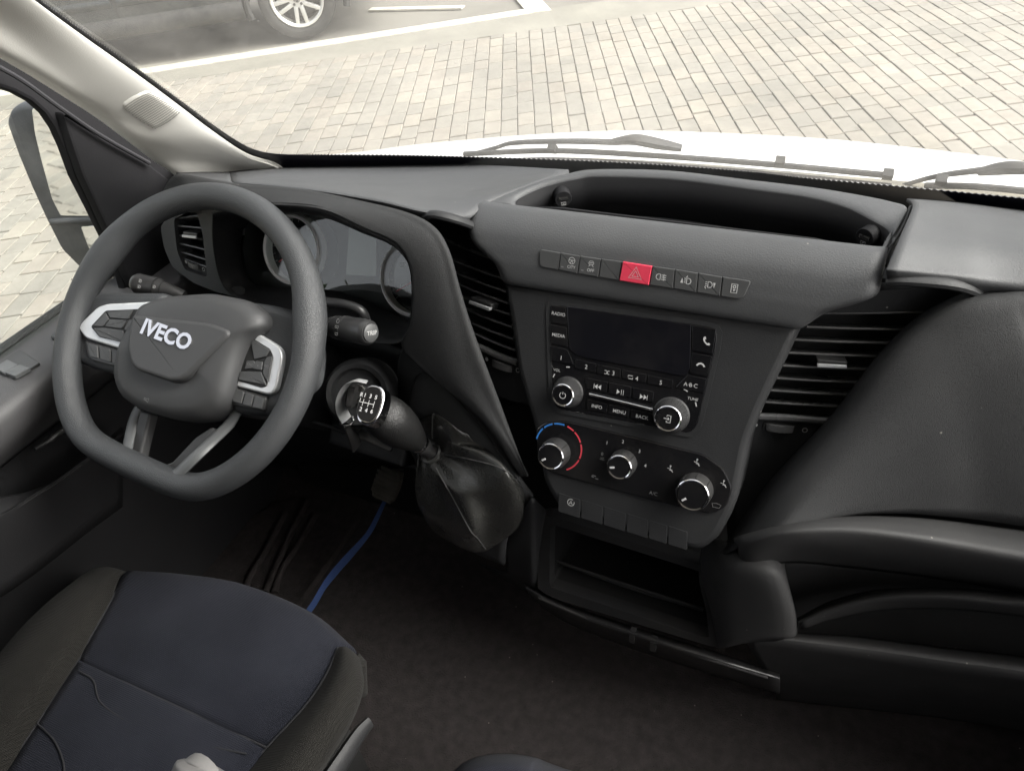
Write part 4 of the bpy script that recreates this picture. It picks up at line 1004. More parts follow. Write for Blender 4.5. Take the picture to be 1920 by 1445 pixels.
# open cubby under the stack: side, rim, shelf
CB = Fr((0.10, 0.60, 0.35), tau=10)
fr_o2 = rnd(CB.abs_([(1012, 965), (1060, 975), (1320, 1060), (1350, 1075), (1352, 1216), (1330, 1210), (1040, 1122), (1008, 1105)], 0.0), 0.006)
fr_i2 = rnd(CB.abs_([(1032, 982), (1316, 1072), (1330, 1198), (1030, 1100)], 0.0), 0.006)
n1 = len(fr_o2)
def ringplate(name, fr, o, i, h0, h1, m, par):
    # outer/inner loops resampled to the same count
    def res(p, n):
        q = [np.array(a) for a in p]; q.append(q[0]); L = [0]
        for j in range(1, len(q)): L.append(L[-1]+np.linalg.norm(q[j]-q[j-1]))
        out = []
        for k in range(n):
            t = L[-1]*k/n; j = max(jj for jj in range(len(L)) if L[jj] <= t); j = min(j, len(q)-2)
            out.append(tuple(q[j]+(q[j+1]-q[j])*((t-L[j])/max(1e-9, L[j+1]-L[j]))))
        return out
    n = 64; o, i = res(o, n), res(i, n)
    # line up start points
    k = min(range(n), key=lambda s: sum((o[j][0]-i[(j+s) % n][0])**2+(o[j][1]-i[(j+s) % n][1])**2 for j in range(0, n, 4)))
    i = i[k:]+i[:k]
    v = [fr.pt(*p, h0) for p in o]+[fr.pt(*p, h1) for p in o]+[fr.pt(*p, h1) for p in i]+[fr.pt(*p, h0) for p in i]; f = []
    for j in range(n):
        q = (j+1) % n
        for a, b in ((0, 1), (1, 2), (2, 3), (3, 0)): f.append([a*n+j, a*n+q, b*n+q, b*n+j])
    return mesh(name, v, f, m, par)
ringplate('cubby_rim', CB, fr_o2, fr_i2, -0.02, 0.0, M['satin_black'], dash)
c_in = offs(fr_i2, -0.001)
n = len(c_in); v = [CB.pt(*p, -0.002) for p in c_in]+[CB.pt(*p, -0.15) for p in c_in]
mesh('cubby_box', v, [[i, (i+1) % n, n+(i+1) % n, n+i] for i in range(n)]+[[n+i for i in range(n)]], M['black'], dash, ang=30)
bar('cubby_shelf_edge', [CB.pt(*CB.ab(a, b, -0.035), -0.035) for a, b in ((1040, 1050), (1180, 1100), (1318, 1142))], 0.003, M['satin_black'], dash)
bar('cubby_liner', [CB.pt(*CB.ab(a, b, -0.025), -0.025) for a, b in ((1036, 1000), (1038, 1040), (1046, 1052), (1316, 1140))], 0.0016, M['satin_black'], dash)
# folding cup holder / lower flap beneath
FL = [[P(a, b, y=y) for a, b, y in r] for r in (
    [(985, 1090, .60), (1060, 1130, .60), (1180, 1172, .60), (1330, 1218, .60), (1462, 1262, .62)],
    [(988, 1102, .585), (1060, 1140, .575), (1180, 1182, .572), (1330, 1230, .575), (1462, 1270, .59)],
    [(992, 1114, .59), (1060, 1150, .58), (1180, 1194, .577), (1330, 1243, .58), (1462, 1282, .60)],
    [(1000, 1124, .64), (1060, 1166, .63), (1180, 1214, .63), (1330, 1262, .63), (1462, 1300, .64)])]
patch('lower_flap', FL, M['satin_black'], dash, k=5)
for a, b in ((1187, 1190), (1226, 1206)):
    c = P(a, b, y=0.575); mesh('hinge', *box_vf(c, XYZ, (0.008, 0.012, 0.022)), M['satin_black'], dash)
bar('flap_edge', [P(a, b, y=.572) for a, b in ((1010, 1120), (1100, 1158), (1178, 1186))], 0.0022, M['satin_black'], dash)
bar('flap_edge', [P(a, b, y=.574) for a, b in ((1230, 1203), (1330, 1236), (1440, 1270))], 0.0022, M['satin_black'], dash)
# console side that runs from the boot down to the floor
CS_ = [[P(a, b, y=y) for a, b, y in r] for r in (
    [(945, 1000, .575), (980, 955, .568), (1000, 935, .566), (1024, 958, .585)],
    [(945, 1040, .575), (985, 1010, .565), (1003, 1000, .568), (1014, 1020, .60)],
    [(945, 1075, .60), (980, 1075, .58), (1000, 1090, .58), (1012, 1100, .61)],
    [(900, 1060, .66), (940, 1085, .65), (985, 1108, .64), (1010, 1130, .64)])]
patch('console_side', CS_, M['plastic'], dash, k=5)

# ================================================================ AIR VENTS
def vent(label, VF, slats, bar_px, lid_px, tab_px, dots, wheel_px, back, cap, curve=0.0):
    c = VF.o
    r = thing('air_vent', label, 'air vent', c, 'dashboard air vents')
    plate('duct', VF, VF.abs_(back, -0.03), -0.06, -0.03, M['black'], r, bev=0.0)
    for (l, rr) in slats:
        A, B = np.array(VF.ab(*l)), np.array(VF.ab(*rr))
        mb = MB(); N = 6; vv = []; d = (B-A); pw = np.array([-d[1], d[0]])/np.linalg.norm(d)
        th = 0.0013
        for i in range(N+1):
            q = A+d*i/N-pw*curve*math.sin(math.pi*i/N)
            for (h, s) in ((0.0, -th), (0.0006, 0), (0.0, th), (-0.026, th-0.008), (-0.026, -th-0.008)):
                vv.append(VF.pt(q[0]+pw[0]*s, q[1]+pw[1]*s, h))
        ff = [[i*5+j, i*5+(j+1) % 5, (i+1)*5+(j+1) % 5, (i+1)*5+j] for i in range(N) for j in range(5)]+[[4, 3, 2, 1, 0], [N*5+j for j in range(5)]]
        mb.add(vv, ff); mb.build('slat', M['slat'], r)
    if bar_px:
        cp = curve_pts([VF.pt(*VF.ab(a, b), 0.0) for a, b in bar_px], 5); mesh('lower_bar', *tube_vf(cp, 0.0042, 8, flat=(1, 1)), M['slat'], r)
    if cap: plate('upper_panel', VF, VF.abs_(cap), -0.02, 0.0005, M['plastic'], r, bev=0.001)
    # adjuster tab with its chrome edge
    t = rnd(VF.abs_(tab_px, 0.012), 0.002, 3); tb = plate('adjuster_tab', VF, t, -0.004, 0.011, M['satin_black'], r, bev=0.0015)
    e = VF.abs_(tab_px, 0.012)
    c0, c1 = np.array(e[3]), np.array(e[2]); up = (np.array(e[0])-c0)*0.45
    plate('chrome_edge', VF, rnd([tuple(c0), tuple(c1), tuple(c1+up), tuple(c0+up)], 0.001, 2), 0.008, 0.0125, M['silver'], tb, bev=0.0008)
    # thumbwheel and its open/closed marks
    wa, wb = np.array(VF.ab(*wheel_px[0])), np.array(VF.ab(*wheel_px[1])); wd = wb-wa; L = np.linalg.norm(wd)
    fp = VF.abs_(dots[2]); plate('lower_panel', VF, fp, -0.02, -0.001, M['plastic'], r, bev=0.0005)
    g = VF.shift(*((wa+wb)/2), 0, math.degrees(math.atan2(wd[1], wd[0])))
    plate('wheel_slot', g, rnd([(-L*.6, -.006), (L*.6, -.006), (L*.6, .006), (-L*.6, .006)], .004), -0.004, 0.0003, M['black'], r, bev=0.0)
    n = 18; vv = []; ff = []
    for i in range(n+1):
        th_ = math.pi*i/n; rr = 0.0052 if i % 2 else 0.0048
        x = -L/2*math.cos(th_)
        for b_, h_ in ((-0.0042, -0.003), (-0.0040, 0.0045*math.sin(th_)+0.0008*(i % 2)), (0.0040, 0.0045*math.sin(th_)+0.0008*(i % 2)), (0.0042, -0.003)): vv.append(g.pt(x, b_, h_))
    for i in range(n):
        for j in range(3): ff.append([i*4+j, i*4+j+1, i*4+5+j, i*4+4+j])
    mesh('thumbwheel', vv, ff, M['slat'], r, ang=60)
    a, b = VF.ab(*dots[0]); mesh('closed_mark', *poly_vf(VF, arc((a, b), 0.0026, 0, 345, 15), 0.0004), M['print'], r, smooth=False)
    a, b = VF.ab(*dots[1]); mesh('open_mark', *stroke_vf(VF, arc((a, b), 0.0026, 0, 345, 20), 0.0009, 0.0004, True), M['print'], r, smooth=False)
    return r
# left of the stack, turned to the driver
A_, B_ = P(927, 487, z=0.735), P(834, 449, z=0.735)
yawL = math.degrees(math.atan2((A_-B_)[1], (A_-B_)[0]))
VL = Fr((-0.085, 0.683, 0.68), tau=19, yaw=yawL)
sl_l = [((830, 447), (930, 488)), ((846, 486), (944, 523)), ((852, 510), (949, 547)), ((858, 532), (953, 569)), ((864, 555), (956, 590)), ((870, 578), (960, 614)), ((876, 602), (962, 636)), ((884, 623), (966, 657))]
vent('tall slatted air vent between steering wheel and radio', VL, sl_l, [(894, 648), (935, 667), (972, 680)], None, [(882, 556), (920, 571), (917, 583), (878, 569)],
     ((913, 673), (971, 694), [(892, 655), (975, 686), (990, 760), (920, 740)]), ((924, 679), (961, 692)), [(815, 400), (960, 450), (1000, 760), (930, 760)], [(795, 405), (885, 428), (945, 470), (950, 500), (925, 484), (834, 447)], 0.0012)
A_, B_ = P(1688, 616.5, z=0.70), P(1518.6, 614, z=0.70)
yawR = math.degrees(math.atan2((A_-B_)[1], (A_-B_)[0]))
VR = Fr((0.30, 0.697, 0.65), tau=13, yaw=yawR)
sl_r = [((1545, 587), (1800, 582)), ((1512, 613), (1770, 618)), ((1488, 637), (1740, 644)), ((1470, 661), (1720, 669)), ((1458, 685), (1700, 694)), ((1442, 708), (1670, 719)), ((1432, 731), (1650, 742)), ((1424, 753), (1630, 764))]
vent('tall slatted air vent on the passenger side of the radio', VR, sl_r, [(1412, 780), (1480, 783), (1600, 793)], None, [(1532, 674), (1590, 679), (1588, 691), (1532, 688)],
     ((1416, 796), (1509, 806), [(1395, 785), (1610, 797), (1590, 830), (1385, 990), (1365, 900)]), ((1436, 799), (1488, 804)), [(1500, 560), (1860, 535), (1660, 800), (1560, 830), (1370, 830)], [(1508, 600), (1560, 565), (1640, 545), (1800, 535), (1800, 582), (1545, 588)], 0.0010)
# driver's corner vent, seen through the wheel
VD = Fr((-0.545, 0.70, 0.70), tau=14, yaw=-8)
sl_d = [((325, 410), (378, 404)), ((328, 423), (378, 428)), ((330, 440), (380, 449)), ((334, 456), (383, 468)), ((338, 472), (386, 487)), ((341, 484), (388, 501))]
vd = vent('small slatted air vent behind the left of the steering wheel rim', VD, sl_d, None, None, [(341, 434), (369, 438), (368, 448), (341, 445)],
     ((349, 491), (382, 505), [(332, 480), (398, 503), (405, 540), (345, 515)]), ((354, 493), (376, 501)), [(315, 395), (400, 395), (402, 530), (335, 515)], None, 0.0)
ringplate('bezel', VD, rnd(VD.abs_([(303, 425), (320, 400), (345, 388), (412, 388), (398, 440), (404, 480), (420, 525), (455, 558), (412, 548), (365, 530), (325, 500), (310, 465)], 0.004), 0.006), rnd(VD.abs_([(328, 412), (340, 398), (372, 398), (382, 440), (391, 520), (348, 505), (334, 470)], 0.004), 0.006), -0.02, 0.006, M['pad'], vd)
# small rounded lids above the two centre vents
lid1 = bar('pocket_lid', PY([(796, 408, .678), (814, 402, .674), (850, 410, .68), (884, 422, .70)]), 0.0055, M['plastic'], dash, flat=(0.9, 1.3))
lid2 = bar('pocket_lid', PY([(1662, 525, .70), (1690, 524, .70), (1760, 529, .706), (1805, 537, .716), (1840, 552, .735)]), 0.0062, M['plastic'], dash, flat=(0.9, 1.3))
def text_fit(name, s, fr, a, b, h, wid, hei, m, par, bold=0.0, extrude=0.0, rot=0):
    v, f = text_vf(s, fr.shift(0, 0, 0), 0, 0, 0, 1.0, 0, bold, 1.0, extrude)
    q = np.array([[(p-fr.o)@fr.u, (p-fr.o)@fr.v, (p-fr.o)@fr.n] for p in v]); lo, hi = q.min(0), q.max(0)
    r = math.radians(rot); out = []
    for x, y, z in q:
        x = (x-(lo[0]+hi[0])/2)/(hi[0]-lo[0])*wid; y = (y-(lo[1]+hi[1])/2)/(hi[1]-lo[1])*hei
        out.append(fr.pt(a+x*math.cos(r)-y*math.sin(r), b+x*math.sin(r)+y*math.cos(r), h+z))
    return mesh(name, out, f, m, par, smooth=False)
def tx(name, s, fr, px, py, h, size, m, par, bold=0.0):
    a, b = fr.ab(px, py, h); return text(name, s, fr, a, b, h, size, m, par, bold=bold)
# ================================================================ SWITCH ROW on the brow
BF = Fr((0.10, 0.6845, 0.7525), tau=24.5)
sr = thing('switch_row', 'long row of nine dashboard buttons with red hazard button in the middle', 'switch row', BF.pt(0, -0.01))
tx_ = [1011, 1051, 1088, 1127, 1167.5, 1223, 1265.5, 1309, 1354.5, 1409]; ty_ = [467.5, 474, 480, 485.5, 490.5, 499, 505, 512, 519, 527]
bx_ = [1010, 1047, 1082.5, 1122, 1161, 1217, 1262.5, 1306, 1350.5, 1393]; by_ = [500, 506, 513, 519.5, 526, 534.5, 541, 548.5, 555.5, 562]
fo_ = [(tx_[0]-3, ty_[0]-2), (tx_[-1]+3, ty_[-1]-2), (bx_[-1]+2, by_[-1]+3), (bx_[0]-1, by_[0]+3)]
plate('surround', BF, rnd(BF.abs_(fo_, 0.0035), 0.006), -0.012, 0.0028, M['black'], sr, bev=0.001)
BH = 0.0055
for i in range(9):
    q = BF.abs_([(tx_[i]+0.8, ty_[i]), (tx_[i+1]-0.8, ty_[i+1]), (bx_[i+1]-0.8, by_[i+1]), (bx_[i]+0.8, by_[i])], BH)
    r_ = [.0004]*4
    if i == 0: r_ = [.004, .0004, .0004, .006]
    if i == 8: r_ = [.0004, .003, .007, .0004]
    b = plate('hazard_button' if i == 4 else 'button', BF, rnd(q, r_), -0.006, BH+(0.0012 if i == 4 else 0), M['red'] if i == 4 else M['key'], sr, bev=0.0008)
    H = BH+0.0003+(0.0012 if i == 4 else 0)
    cx_, cy_ = (tx_[i]+tx_[i+1]+bx_[i]+bx_[i+1])/4, (ty_[i]+ty_[i+1]+by_[i]+by_[i+1])/4
    a, c = BF.ab(cx_, cy_, BH)
    W_ = 0.0006
    if i == 1:
        icon('symbol', BF, a+.003, c+.003, H, .0036, [('c', arc((0, 0), 1, 0, 350, 18)), [(-.9, .15), (.9, .15)], [(0, .1), (-.45, -.8)], [(0, .1), (.45, -.8)]], M['print'], b, w=W_)
        text('lettering', 'CITY', BF, a+.003, c-.0042, H, .0045, M['print'], b, bold=.00005)
    if i == 2:
        icon('symbol', BF, a+.002, c+.003, H, .0033, [('c', [(-.7, -.2), (.7, -.2), (.9, .3), (.5, .9), (-.5, .9), (-.9, .3)]), [(-.9, -.9), (-.3, -.5), (-.7, -.2)], [(.9, -.9), (.3, -.5), (.7, -.2)], [(-.6, .35), (.6, .35)]], M['print'], b, w=W_)
        text('lettering', 'OFF', BF, a+.002, c-.0042, H, .0048, M['print'], b, bold=.00005)
    if i in (1, 2): mesh('indicator', *poly_vf(BF, [(a-.009, c-.006), (a-.006, c-.006), (a-.006, c-.0045), (a-.009, c-.0045)], H), M['print_grey'], b, smooth=False)
    if i == 4: icon('symbol', BF, a, c, H, .0072, [('c', [(-1, -.75), (1, -.75), (0, .95)]), ('c', [(-.5, -.48), (.5, -.48), (0, .38)])], M['print'], b, w=.0007)
    if i == 5: icon('symbol', BF, a-.001, c, H, .005, [('c', arc((-.55, 0), .6, 90, 270, 10)+[(-.25, -.6), (-.25, .6)]), [(0, .45), (1, .45)], [(0, 0), (1, 0)], [(0, -.45), (1, -.45)], [(.5, .7), (.45, .2), (.55, -.2), (.5, -.7)]], M['print'], b, w=.0008)
    if i == 6: icon('symbol', BF, a, c, H, .005, [('c', arc((.5, 0), .6, -90, 90, 10)+[(.2, .6), (.2, -.6)]), [(-.35, .5), (0, .5)], [(-.35, .1), (0, .1)], [(-.35, -.3), (0, -.3)], [(0, .7), (.3, 1.1)]], M['print'], b, w=.0008, fills=[[(-1.1, -.5), (-.5, -.5), (-.8, .6)]])
    if i == 7: icon('symbol', BF, a, c, H, .005, [('c', arc((.0, 0), .6, -90, 90, 10)+[(-.3, .6), (-.3, -.6)]), [(-.85, .5), (-.5, .5)], [(-.85, .1), (-.5, .1)], [(-.85, -.3), (-.5, -.3)], [(-.9, -.5), (-.6, -.9)]], M['print'], b, w=.0008, fills=[[(.75, .5), (1.25, .5), (1.0, -.6)]])
    if i == 8: icon('symbol', BF, a, c, H, .005, [('c', [(-.6, -.9), (.6, -.9), (.6, .9), (-.6, .9)]), ('c', arc((0, .35), .28, 0, 345, 10))], M['print'], b, w=.0009, fills=[[(-.25, -.15), (.3, -.15), (0, -.65)]])

# ================================================================ RADIO
ra = thing('car_radio', 'black car radio with display, two knurled knobs and a chrome bar', 'radio', RF.pt(0, 0.04))
ro = RF.abs_([(1031, 570), (1347, 614), (1343, 650), (1308, 796), (1296, 812), (1045, 766), (1037, 750)], 0.0)
ringplate('bezel', RF, rnd(offs(ro, -0.005), 0.012), rnd(ro, 0.012), -0.02, 0.0012, M['plastic'], ra)
face = plate('face_plate', RF, rnd(ro, 0.011), -0.02, 0.0014, M['gloss'], ra, bev=0.001)
scr = plate('display', RF, rnd(RF.abs_([(1063, 574), (1296, 608), (1294, 690), (1285, 706), (1085, 668), (1067, 655)], 0.002), [0, .002, .003, .006, .006, .004]), 0.0, 0.0024, M['screen'], ra, bev=0.0006)
def rbtn(q, label, kind=None, size=.0052, h=0.0024, lx=None, ic=None):
    b = plate('button', RF, rnd(RF.abs_(q, h), .0006, 2), 0.0, h, M['gloss'], ra, bev=0.0005)
    cx_, cy_ = lx if lx else (sum(p[0] for p in q)/4, sum(p[1] for p in q)/4)
    if label: tx('lettering', label, RF, cx_, cy_, h+.0002, size, M['print'], b, bold=.00001)
    if ic: a, c = RF.ab(cx_, cy_, h+.0002); icon('symbol', RF, a, c, h+.0002, ic[0], ic[1], M['print'], b, w=ic[3] if len(ic) > 3 else .0006, fills=ic[2])
    return b
rbtn([(1033, 572), (1061, 576), (1062, 610), (1032, 604)], 'RADIO', lx=(1047, 589), size=.0055)
rbtn([(1031, 608), (1062, 614), (1064, 650), (1032, 644)], 'MEDIA', lx=(1047, 629), size=.0055)
rbtn([(1032, 648), (1064, 655), (1076, 684), (1034, 676)], '1', lx=(1052, 671), size=.007)
rbtn([(1079, 673), (1118, 682), (1117, 699), (1078, 690)], '2', lx=(1099, 688), size=.007)
rbtn([(1121, 683), (1164, 692), (1163, 708), (1120, 700)], '3', lx=(1150, 700), size=.007)
rbtn([(1167, 693), (1212, 702), (1211, 718), (1166, 709)], '4', lx=(1194, 710), size=.007)
rbtn([(1215, 703), (1262, 713), (1260, 728), (1214, 719)], '5', lx=(1239, 717.5), size=.007)
a, c = RF.ab(1138, 698, .0028); icon('symbol', RF, a, c, .0028, .003, [[(-1, .6), (-.2, .6), (.4, -.6), (1, -.6)], [(-1, -.6), (-.2, -.6), (.4, .6), (1, .6)]], M['print'], ra)
a, c = RF.ab(1182, 707, .0028); icon('symbol', RF, a, c, .0028, .003, [[(-.9, 0), (-.9, .6), (.8, .6)], [(.9, 0), (.9, -.6), (-.8, -.6)]], M['print'], ra)
ph = [(-.7, .9), (-.35, .9), (-.2, .4), (-.45, .2), (-.2, -.3), (.3, -.55), (.55, -.35), (.9, -.6), (.8, -.95), (.2, -1.0), (-.6, -.3), (-.9, .4)]
rbtn([(1298, 610), (1343, 617), (1336, 664), (1297, 657)], None, lx=(1325, 639), ic=(.0046, [], [[(x, y) for x, y in ph]]))
rbtn([(1297, 661), (1335, 668), (1326, 706), (1294, 699)], None, lx=(1314, 683), ic=(.005, [], [[(-1, -.35), (-.6, .2), (0, .4), (.6, .2), (1, -.35), (.65, -.5), (.4, -.1), (0, 0), (-.4, -.1), (-.65, -.5)]]))
rbtn([(1289, 703), (1325, 710), (1319, 736), (1266, 726)], 'A·B·C', lx=(1295, 722), size=.0062)
q = [(1098, 700), (1158, 713), (1155, 742), (1099, 730)]
rbtn([(1098, 708), (1139, 716), (1137, 736), (1099, 728)], None, lx=(1121, 725), ic=(.0042, [[(-1.1, .7), (-1.1, -.7)]], [[(-1, 0), (-.1, .7), (-.1, -.7)], [(0, 0), (.9, .7), (.9, -.7)]]))
rbtn([(1142, 717), (1184, 725), (1182, 745), (1141, 737)], None, lx=(1163, 735), ic=(.0042, [[(.3, .7), (.3, -.7)], [(.85, .7), (.85, -.7)]], [[(-1, .7), (-1, -.7), (-.1, 0)]]))
rbtn([(1187, 726), (1226, 734), (1224, 754), (1186, 746)], None, lx=(1206, 744), ic=(.0042, [[(1.1, .7), (1.1, -.7)]], [[(1, 0), (.1, .7), (.1, -.7)], [(0, 0), (-.9, .7), (-.9, -.7)]]))
rbtn([(1100, 748), (1139, 757), (1137, 774), (1100, 766)], 'INFO', lx=(1119, 762.5), size=.0056)
rbtn([(1142, 758), (1180, 766), (1178, 782), (1141, 775)], 'MENU', lx=(1161, 772), size=.0056)
rbtn([(1183, 767), (1224, 775), (1222, 792), (1182, 784)], 'BACK', lx=(1203.5, 782), size=.0056)
bar('chrome_bar', [RF.pt(*RF.ab(a, b, .004), .004) for a, b in ((1105, 738.5), (1165, 753), (1224, 767.5))], 0.0016, M['chrome'], ra, k=3)
for a, b, r_ in ((1054, 697, 'VOL'), (1299, 748, 'TUNE')): tx('lettering', r_, RF, a if r_ == 'TUNE' else 1044, b if r_ == 'TUNE' else 694, .0018, .0045, M['print'], ra)
def knob(name, fr, px, py, H, r0, r1, par, facemat, knurl=False, nseg=64, top=None):
    a, b = fr.ab(px, py, H); k = None
    prof = [(r0*1.06, 0.0), (r0*1.06, 0.002), (r0, 0.003), (r1+0.0012, H-0.003), (r1+0.0005, H-0.0012)]
    v, f = lathe_vf(fr, prof, a, b, nseg)
    if knurl:
        n = nseg
        for ring in (2, 3):
            for i in range(n):
                if i % 2:
                    c = fr.pt(a, b, 0); w = v[ring*n+i]-c; hh = w@fr.n; w = w-hh*fr.n; v[ring*n+i] = c+w*0.965+fr.n*hh
    k = mesh(name, v, f, M['satin_black'], par, ang=25 if knurl else 40)
    mesh('chrome_ring', *lathe_vf(fr, [(r1+0.0004, H-0.0016), (r1+0.0006, H-0.0004), (r1-0.0003, H+0.0003), (r1-0.0016, H-0.0002), (r1-0.0016, H-0.0016)], a, b, 48), M['chrome'], k)
    mesh('knob_face', *lathe_vf(fr, [(r1-0.0014, H-0.003), (r1-0.0014, H-0.0006), (0.0, H-0.0003)], a, b, 40), facemat, k)
    return k, a, b
k1, a, b = knob('volume_knob', RF, 1055, 741, .020, .0178, .0128, ra, M['gloss'], True, 96)
icon('symbol', RF, a, b, .0203, .0036, [arc((0, 0), 1, 125, 415, 16), [(0, 1.15), (0, .3)]], M['print'], k1, w=.0008)
k2, a, b = knob('tune_knob', RF, 1252, 785, .020, .0195, .0142, ra, M['gloss'], True, 96)
icon('symbol', RF, a, b, .0203, .004, [[(-.3, .5), (-.3, 1), (.8, 1), (.8, -1), (-.3, -1), (-.3, -.5)], [(-1.1, 0), (.1, 0)]], M['print'], k2, w=.0009, fills=[[(0, .5), (0, -.5), (.5, 0)]])
for cx_, cy_, rr, a0, a1 in ((1067, 722, .0215, 95, 165), (1266, 764, .0232, 15, 75)):
    ca_, cb_ = RF.ab(cx_, cy_, .002); mb = MB()
    for s0, s1 in ((a0, a0+12), (a1-12, a1)): mb.add(*stroke_vf(RF, arc((ca_, cb_), rr, s0, s1, 4), .0013, .0018))
    mb.build('turn_marks', M['print'], ra, smooth=False)
for px_, py_ in ((1031, 557), (1348, 612)):
    a, b = RF.ab(px_, py_ if px_ < 1100 else 611); mesh('release_hole', *lathe_vf(RF, [(0.0024, -0.004), (0.0024, 0.0004), (0.0, 0.0004)], a, b, 14), M['black'], ra)

# ================================================================ CLIMATE CONTROLS
hv = thing('climate_panel', 'gloss black heater control panel with three chrome-ringed knobs below the radio', 'heater controls', RF.pt(0, -0.06))
ho_ = [(1004, 806), (1020, 792), (1060, 789), (1200, 822), (1320, 852), (1356, 878), (1374, 915), (1362, 950), (1335, 964), (1250, 945), (1100, 905), (1028, 884), (1008, 860)]
plate('face_plate', RF, rnd(RF.abs_(ho_, .003), .006), -0.01, 0.003, M['gloss'], hv, bev=0.0015)
HH = .0034
def hk(px, py, r0, r1, H, ang):
    k, a, b = knob('dial', RF, px, py, H, r0, r1, hv, M['gloss'])
    for t in range(0, 360, 45):
        q = [RF.pt(a+(r0-.0002)*math.cos(math.radians(t)), b+(r0-.0002)*math.sin(math.radians(t)), .004), RF.pt(a+(r1+.0016)*math.cos(math.radians(t)), b+(r1+.0016)*math.sin(math.radians(t)), H-.0035)]
        mesh('grip_rib', *tube_vf(q, .0007, 6), M['black'], k)
    t = math.radians(ang); g = RF.shift(a+(r1*.62)*math.cos(t), b+(r1*.62)*math.sin(t), 0, ang)
    plate('pointer', g, [(-.0026, -.0011), (.0026, -.0011), (.0026, .0011), (-.0026, .0011)], H-.001, H+.0002, M['print'], k, bev=0.0)
    return a, b
a, b = hk(1032, 856, .0178, .0155, .024, 215)
c0 = RF.ab(1047, 838, HH)
for s0, s1, m_ in ((172, 140, 'blue_print'), (136, 112, 'blue_print'), (108, 82, 'blue_print'), (74, 56, 'red_print'), (52, 24, 'red_print'), (20, -16, 'red_print'), (-20, -62, 'red_print')):
    mesh('temperature_mark', *stroke_vf(RF, arc(c0, .0288, s0, s1, 8), .0019, HH), M[m_], hv, smooth=False)
a, b = hk(1161, 876, .016, .0138, .022, 195)
for s, x, y in (('1', 1138, 830), ('2', 1168, 828), ('3', 1199, 846), ('4', 1210, 873), ('0', 1129, 851)): tx('lettering', s, RF, x, y, HH, .0056, M['print'] if s != '0' else M['print_grey'], hv)
a, b = hk(1298, 928, .0195, .0175, .024, 222)
a, b = RF.ab(1129, 859, HH); icon('symbol', RF, a, b, HH, .003, [[(-1, -.5), (1, -.5)], [(-.6, .5), (-.3, -.2)], [(0, .5), (0, -.2)], [(.6, .5), (.3, -.2)]], M['print_grey'], hv, w=.0005)
a, b = RF.ab(1115, 895, HH); icon('symbol', RF, a, b, HH, .0045, [[(.3, .4), (-.6, .5), (-.9, .1), (-.2, 0)], [(.2, -.2), (1, -.2)]], M['print'], hv, w=.0006)
tx('lettering', 'A/C', RF, 1225, 925, HH, .006, M['print_grey'], hv)
seat_i = [[(-.2, .9), (-.1, .1), (.5, 0), (.7, -.8)], [(.9, -.7), (.2, -.2), (-.4, -.1)], ('c', arc((-.1, 1.15), .2, 0, 340, 8))]
for x, y in ((1257, 880), (1307, 868), (1357, 908)):
    a, b = RF.ab(x, y, HH); icon('symbol', RF, a, b, HH, .0036, seat_i+[[(-1, .3), (-.4, .3)]], M['print'], hv, w=.0006)
a, b = RF.ab(1343, 948, HH); icon('symbol', RF, a, b, HH, .005, [('c', [(-1, .4), (0, .6), (1, .4), (.7, -.4), (-.7, -.4)])], M['print_grey'], hv, w=.0005)
# start-stop button and blanks under it
l2 = RF
low = thing('lower_switch_row', 'dark row of blank switches and a stop-start button below the heater controls', 'switch row', RF.pt(0, -.13))
xs = [1046, 1089, 1131, 1174, 1216, 1252, 1290]
for i in range(6):
    x0, x1 = xs[i], xs[i+1]; yl = lambda x: 924+(x-1046)*0.30
    q = l2.abs_([(x0+1.5, yl(x0)), (x1-1.5, yl(x1)), (x1-2.5, yl(x1)+34), (x0+0.5, yl(x0)+34)], .001)
    b = plate('button' if i == 0 else 'blank', l2, rnd(q, .001, 2), -0.012, 0.0003+(.0006 if i == 0 else 0), M['plastic'], low, bev=.0003)
    if i == 0:
        a, c = l2.ab(1070, 942, .002); icon('symbol', l2, a, c, .0012, .0042, [arc((0, 0), 1, 60, 380, 18), [(-.45, -.5), (0, .55), (.45, -.5)], [(-.25, -.15), (.25, -.15)]], M['print'], b, w=.0007)

# ================================================================ INSTRUMENT CLUSTER
CF_ = Fr((-0.33, 0.745, 0.705), tau=30)
ic = thing('instrument_cluster', 'instrument cluster with two ringed dials and centre screen behind steering wheel', 'instruments', CF_.pt(0, -0.06))
op = [(398, 400), (430, 389), (515, 386), (602, 394), (680, 429), (738, 455), (766, 493), (773, 545), (769, 605), (755, 640), (690, 640), (600, 600), (500, 580), (440, 556), (413, 525), (399, 460)]
yop = [.66, .655, .65, .645, .638, .632, .625, .617, .61, .605, .62, .64, .655, .66, .665, .665]
gl = [(455, 430), (480, 408), (540, 397), (602, 401), (665, 424), (735, 452), (772, 495), (785, 545), (790, 600), (755, 598), (700, 572), (620, 545), (540, 540), (480, 535), (458, 510), (450, 470)]
A3 = [P(a, b, y=y) for (a, b), y in zip(op, yop)]; G3 = [CF_.pt(*CF_.ab(a, b, .003), .003) for a, b in gl]
A3 = A3+[A3[0]]; G3 = G3+[G3[0]]
ra_ = curve_pts(A3, 4); rg_ = curve_pts(G3, 4); n = len(ra_); v = []
st_ = [0, .35, .7, 1.0]
for t in st_:
    for p, q in zip(ra_, rg_): v.append(p*(1-t)+q*t+np.array([0, 0, -0.006*math.sin(math.pi*t)]))
bo = mesh('housing', v, [[k*n+i, k*n+i+1, (k+1)*n+i+1, (k+1)*n+i] for k in range(3) for i in range(n-1)], M['plastic'], ic, ang=60)
md = bo.modifiers.new('thickness', 'SOLIDIFY'); md.thickness = 0.002; md.offset = 0
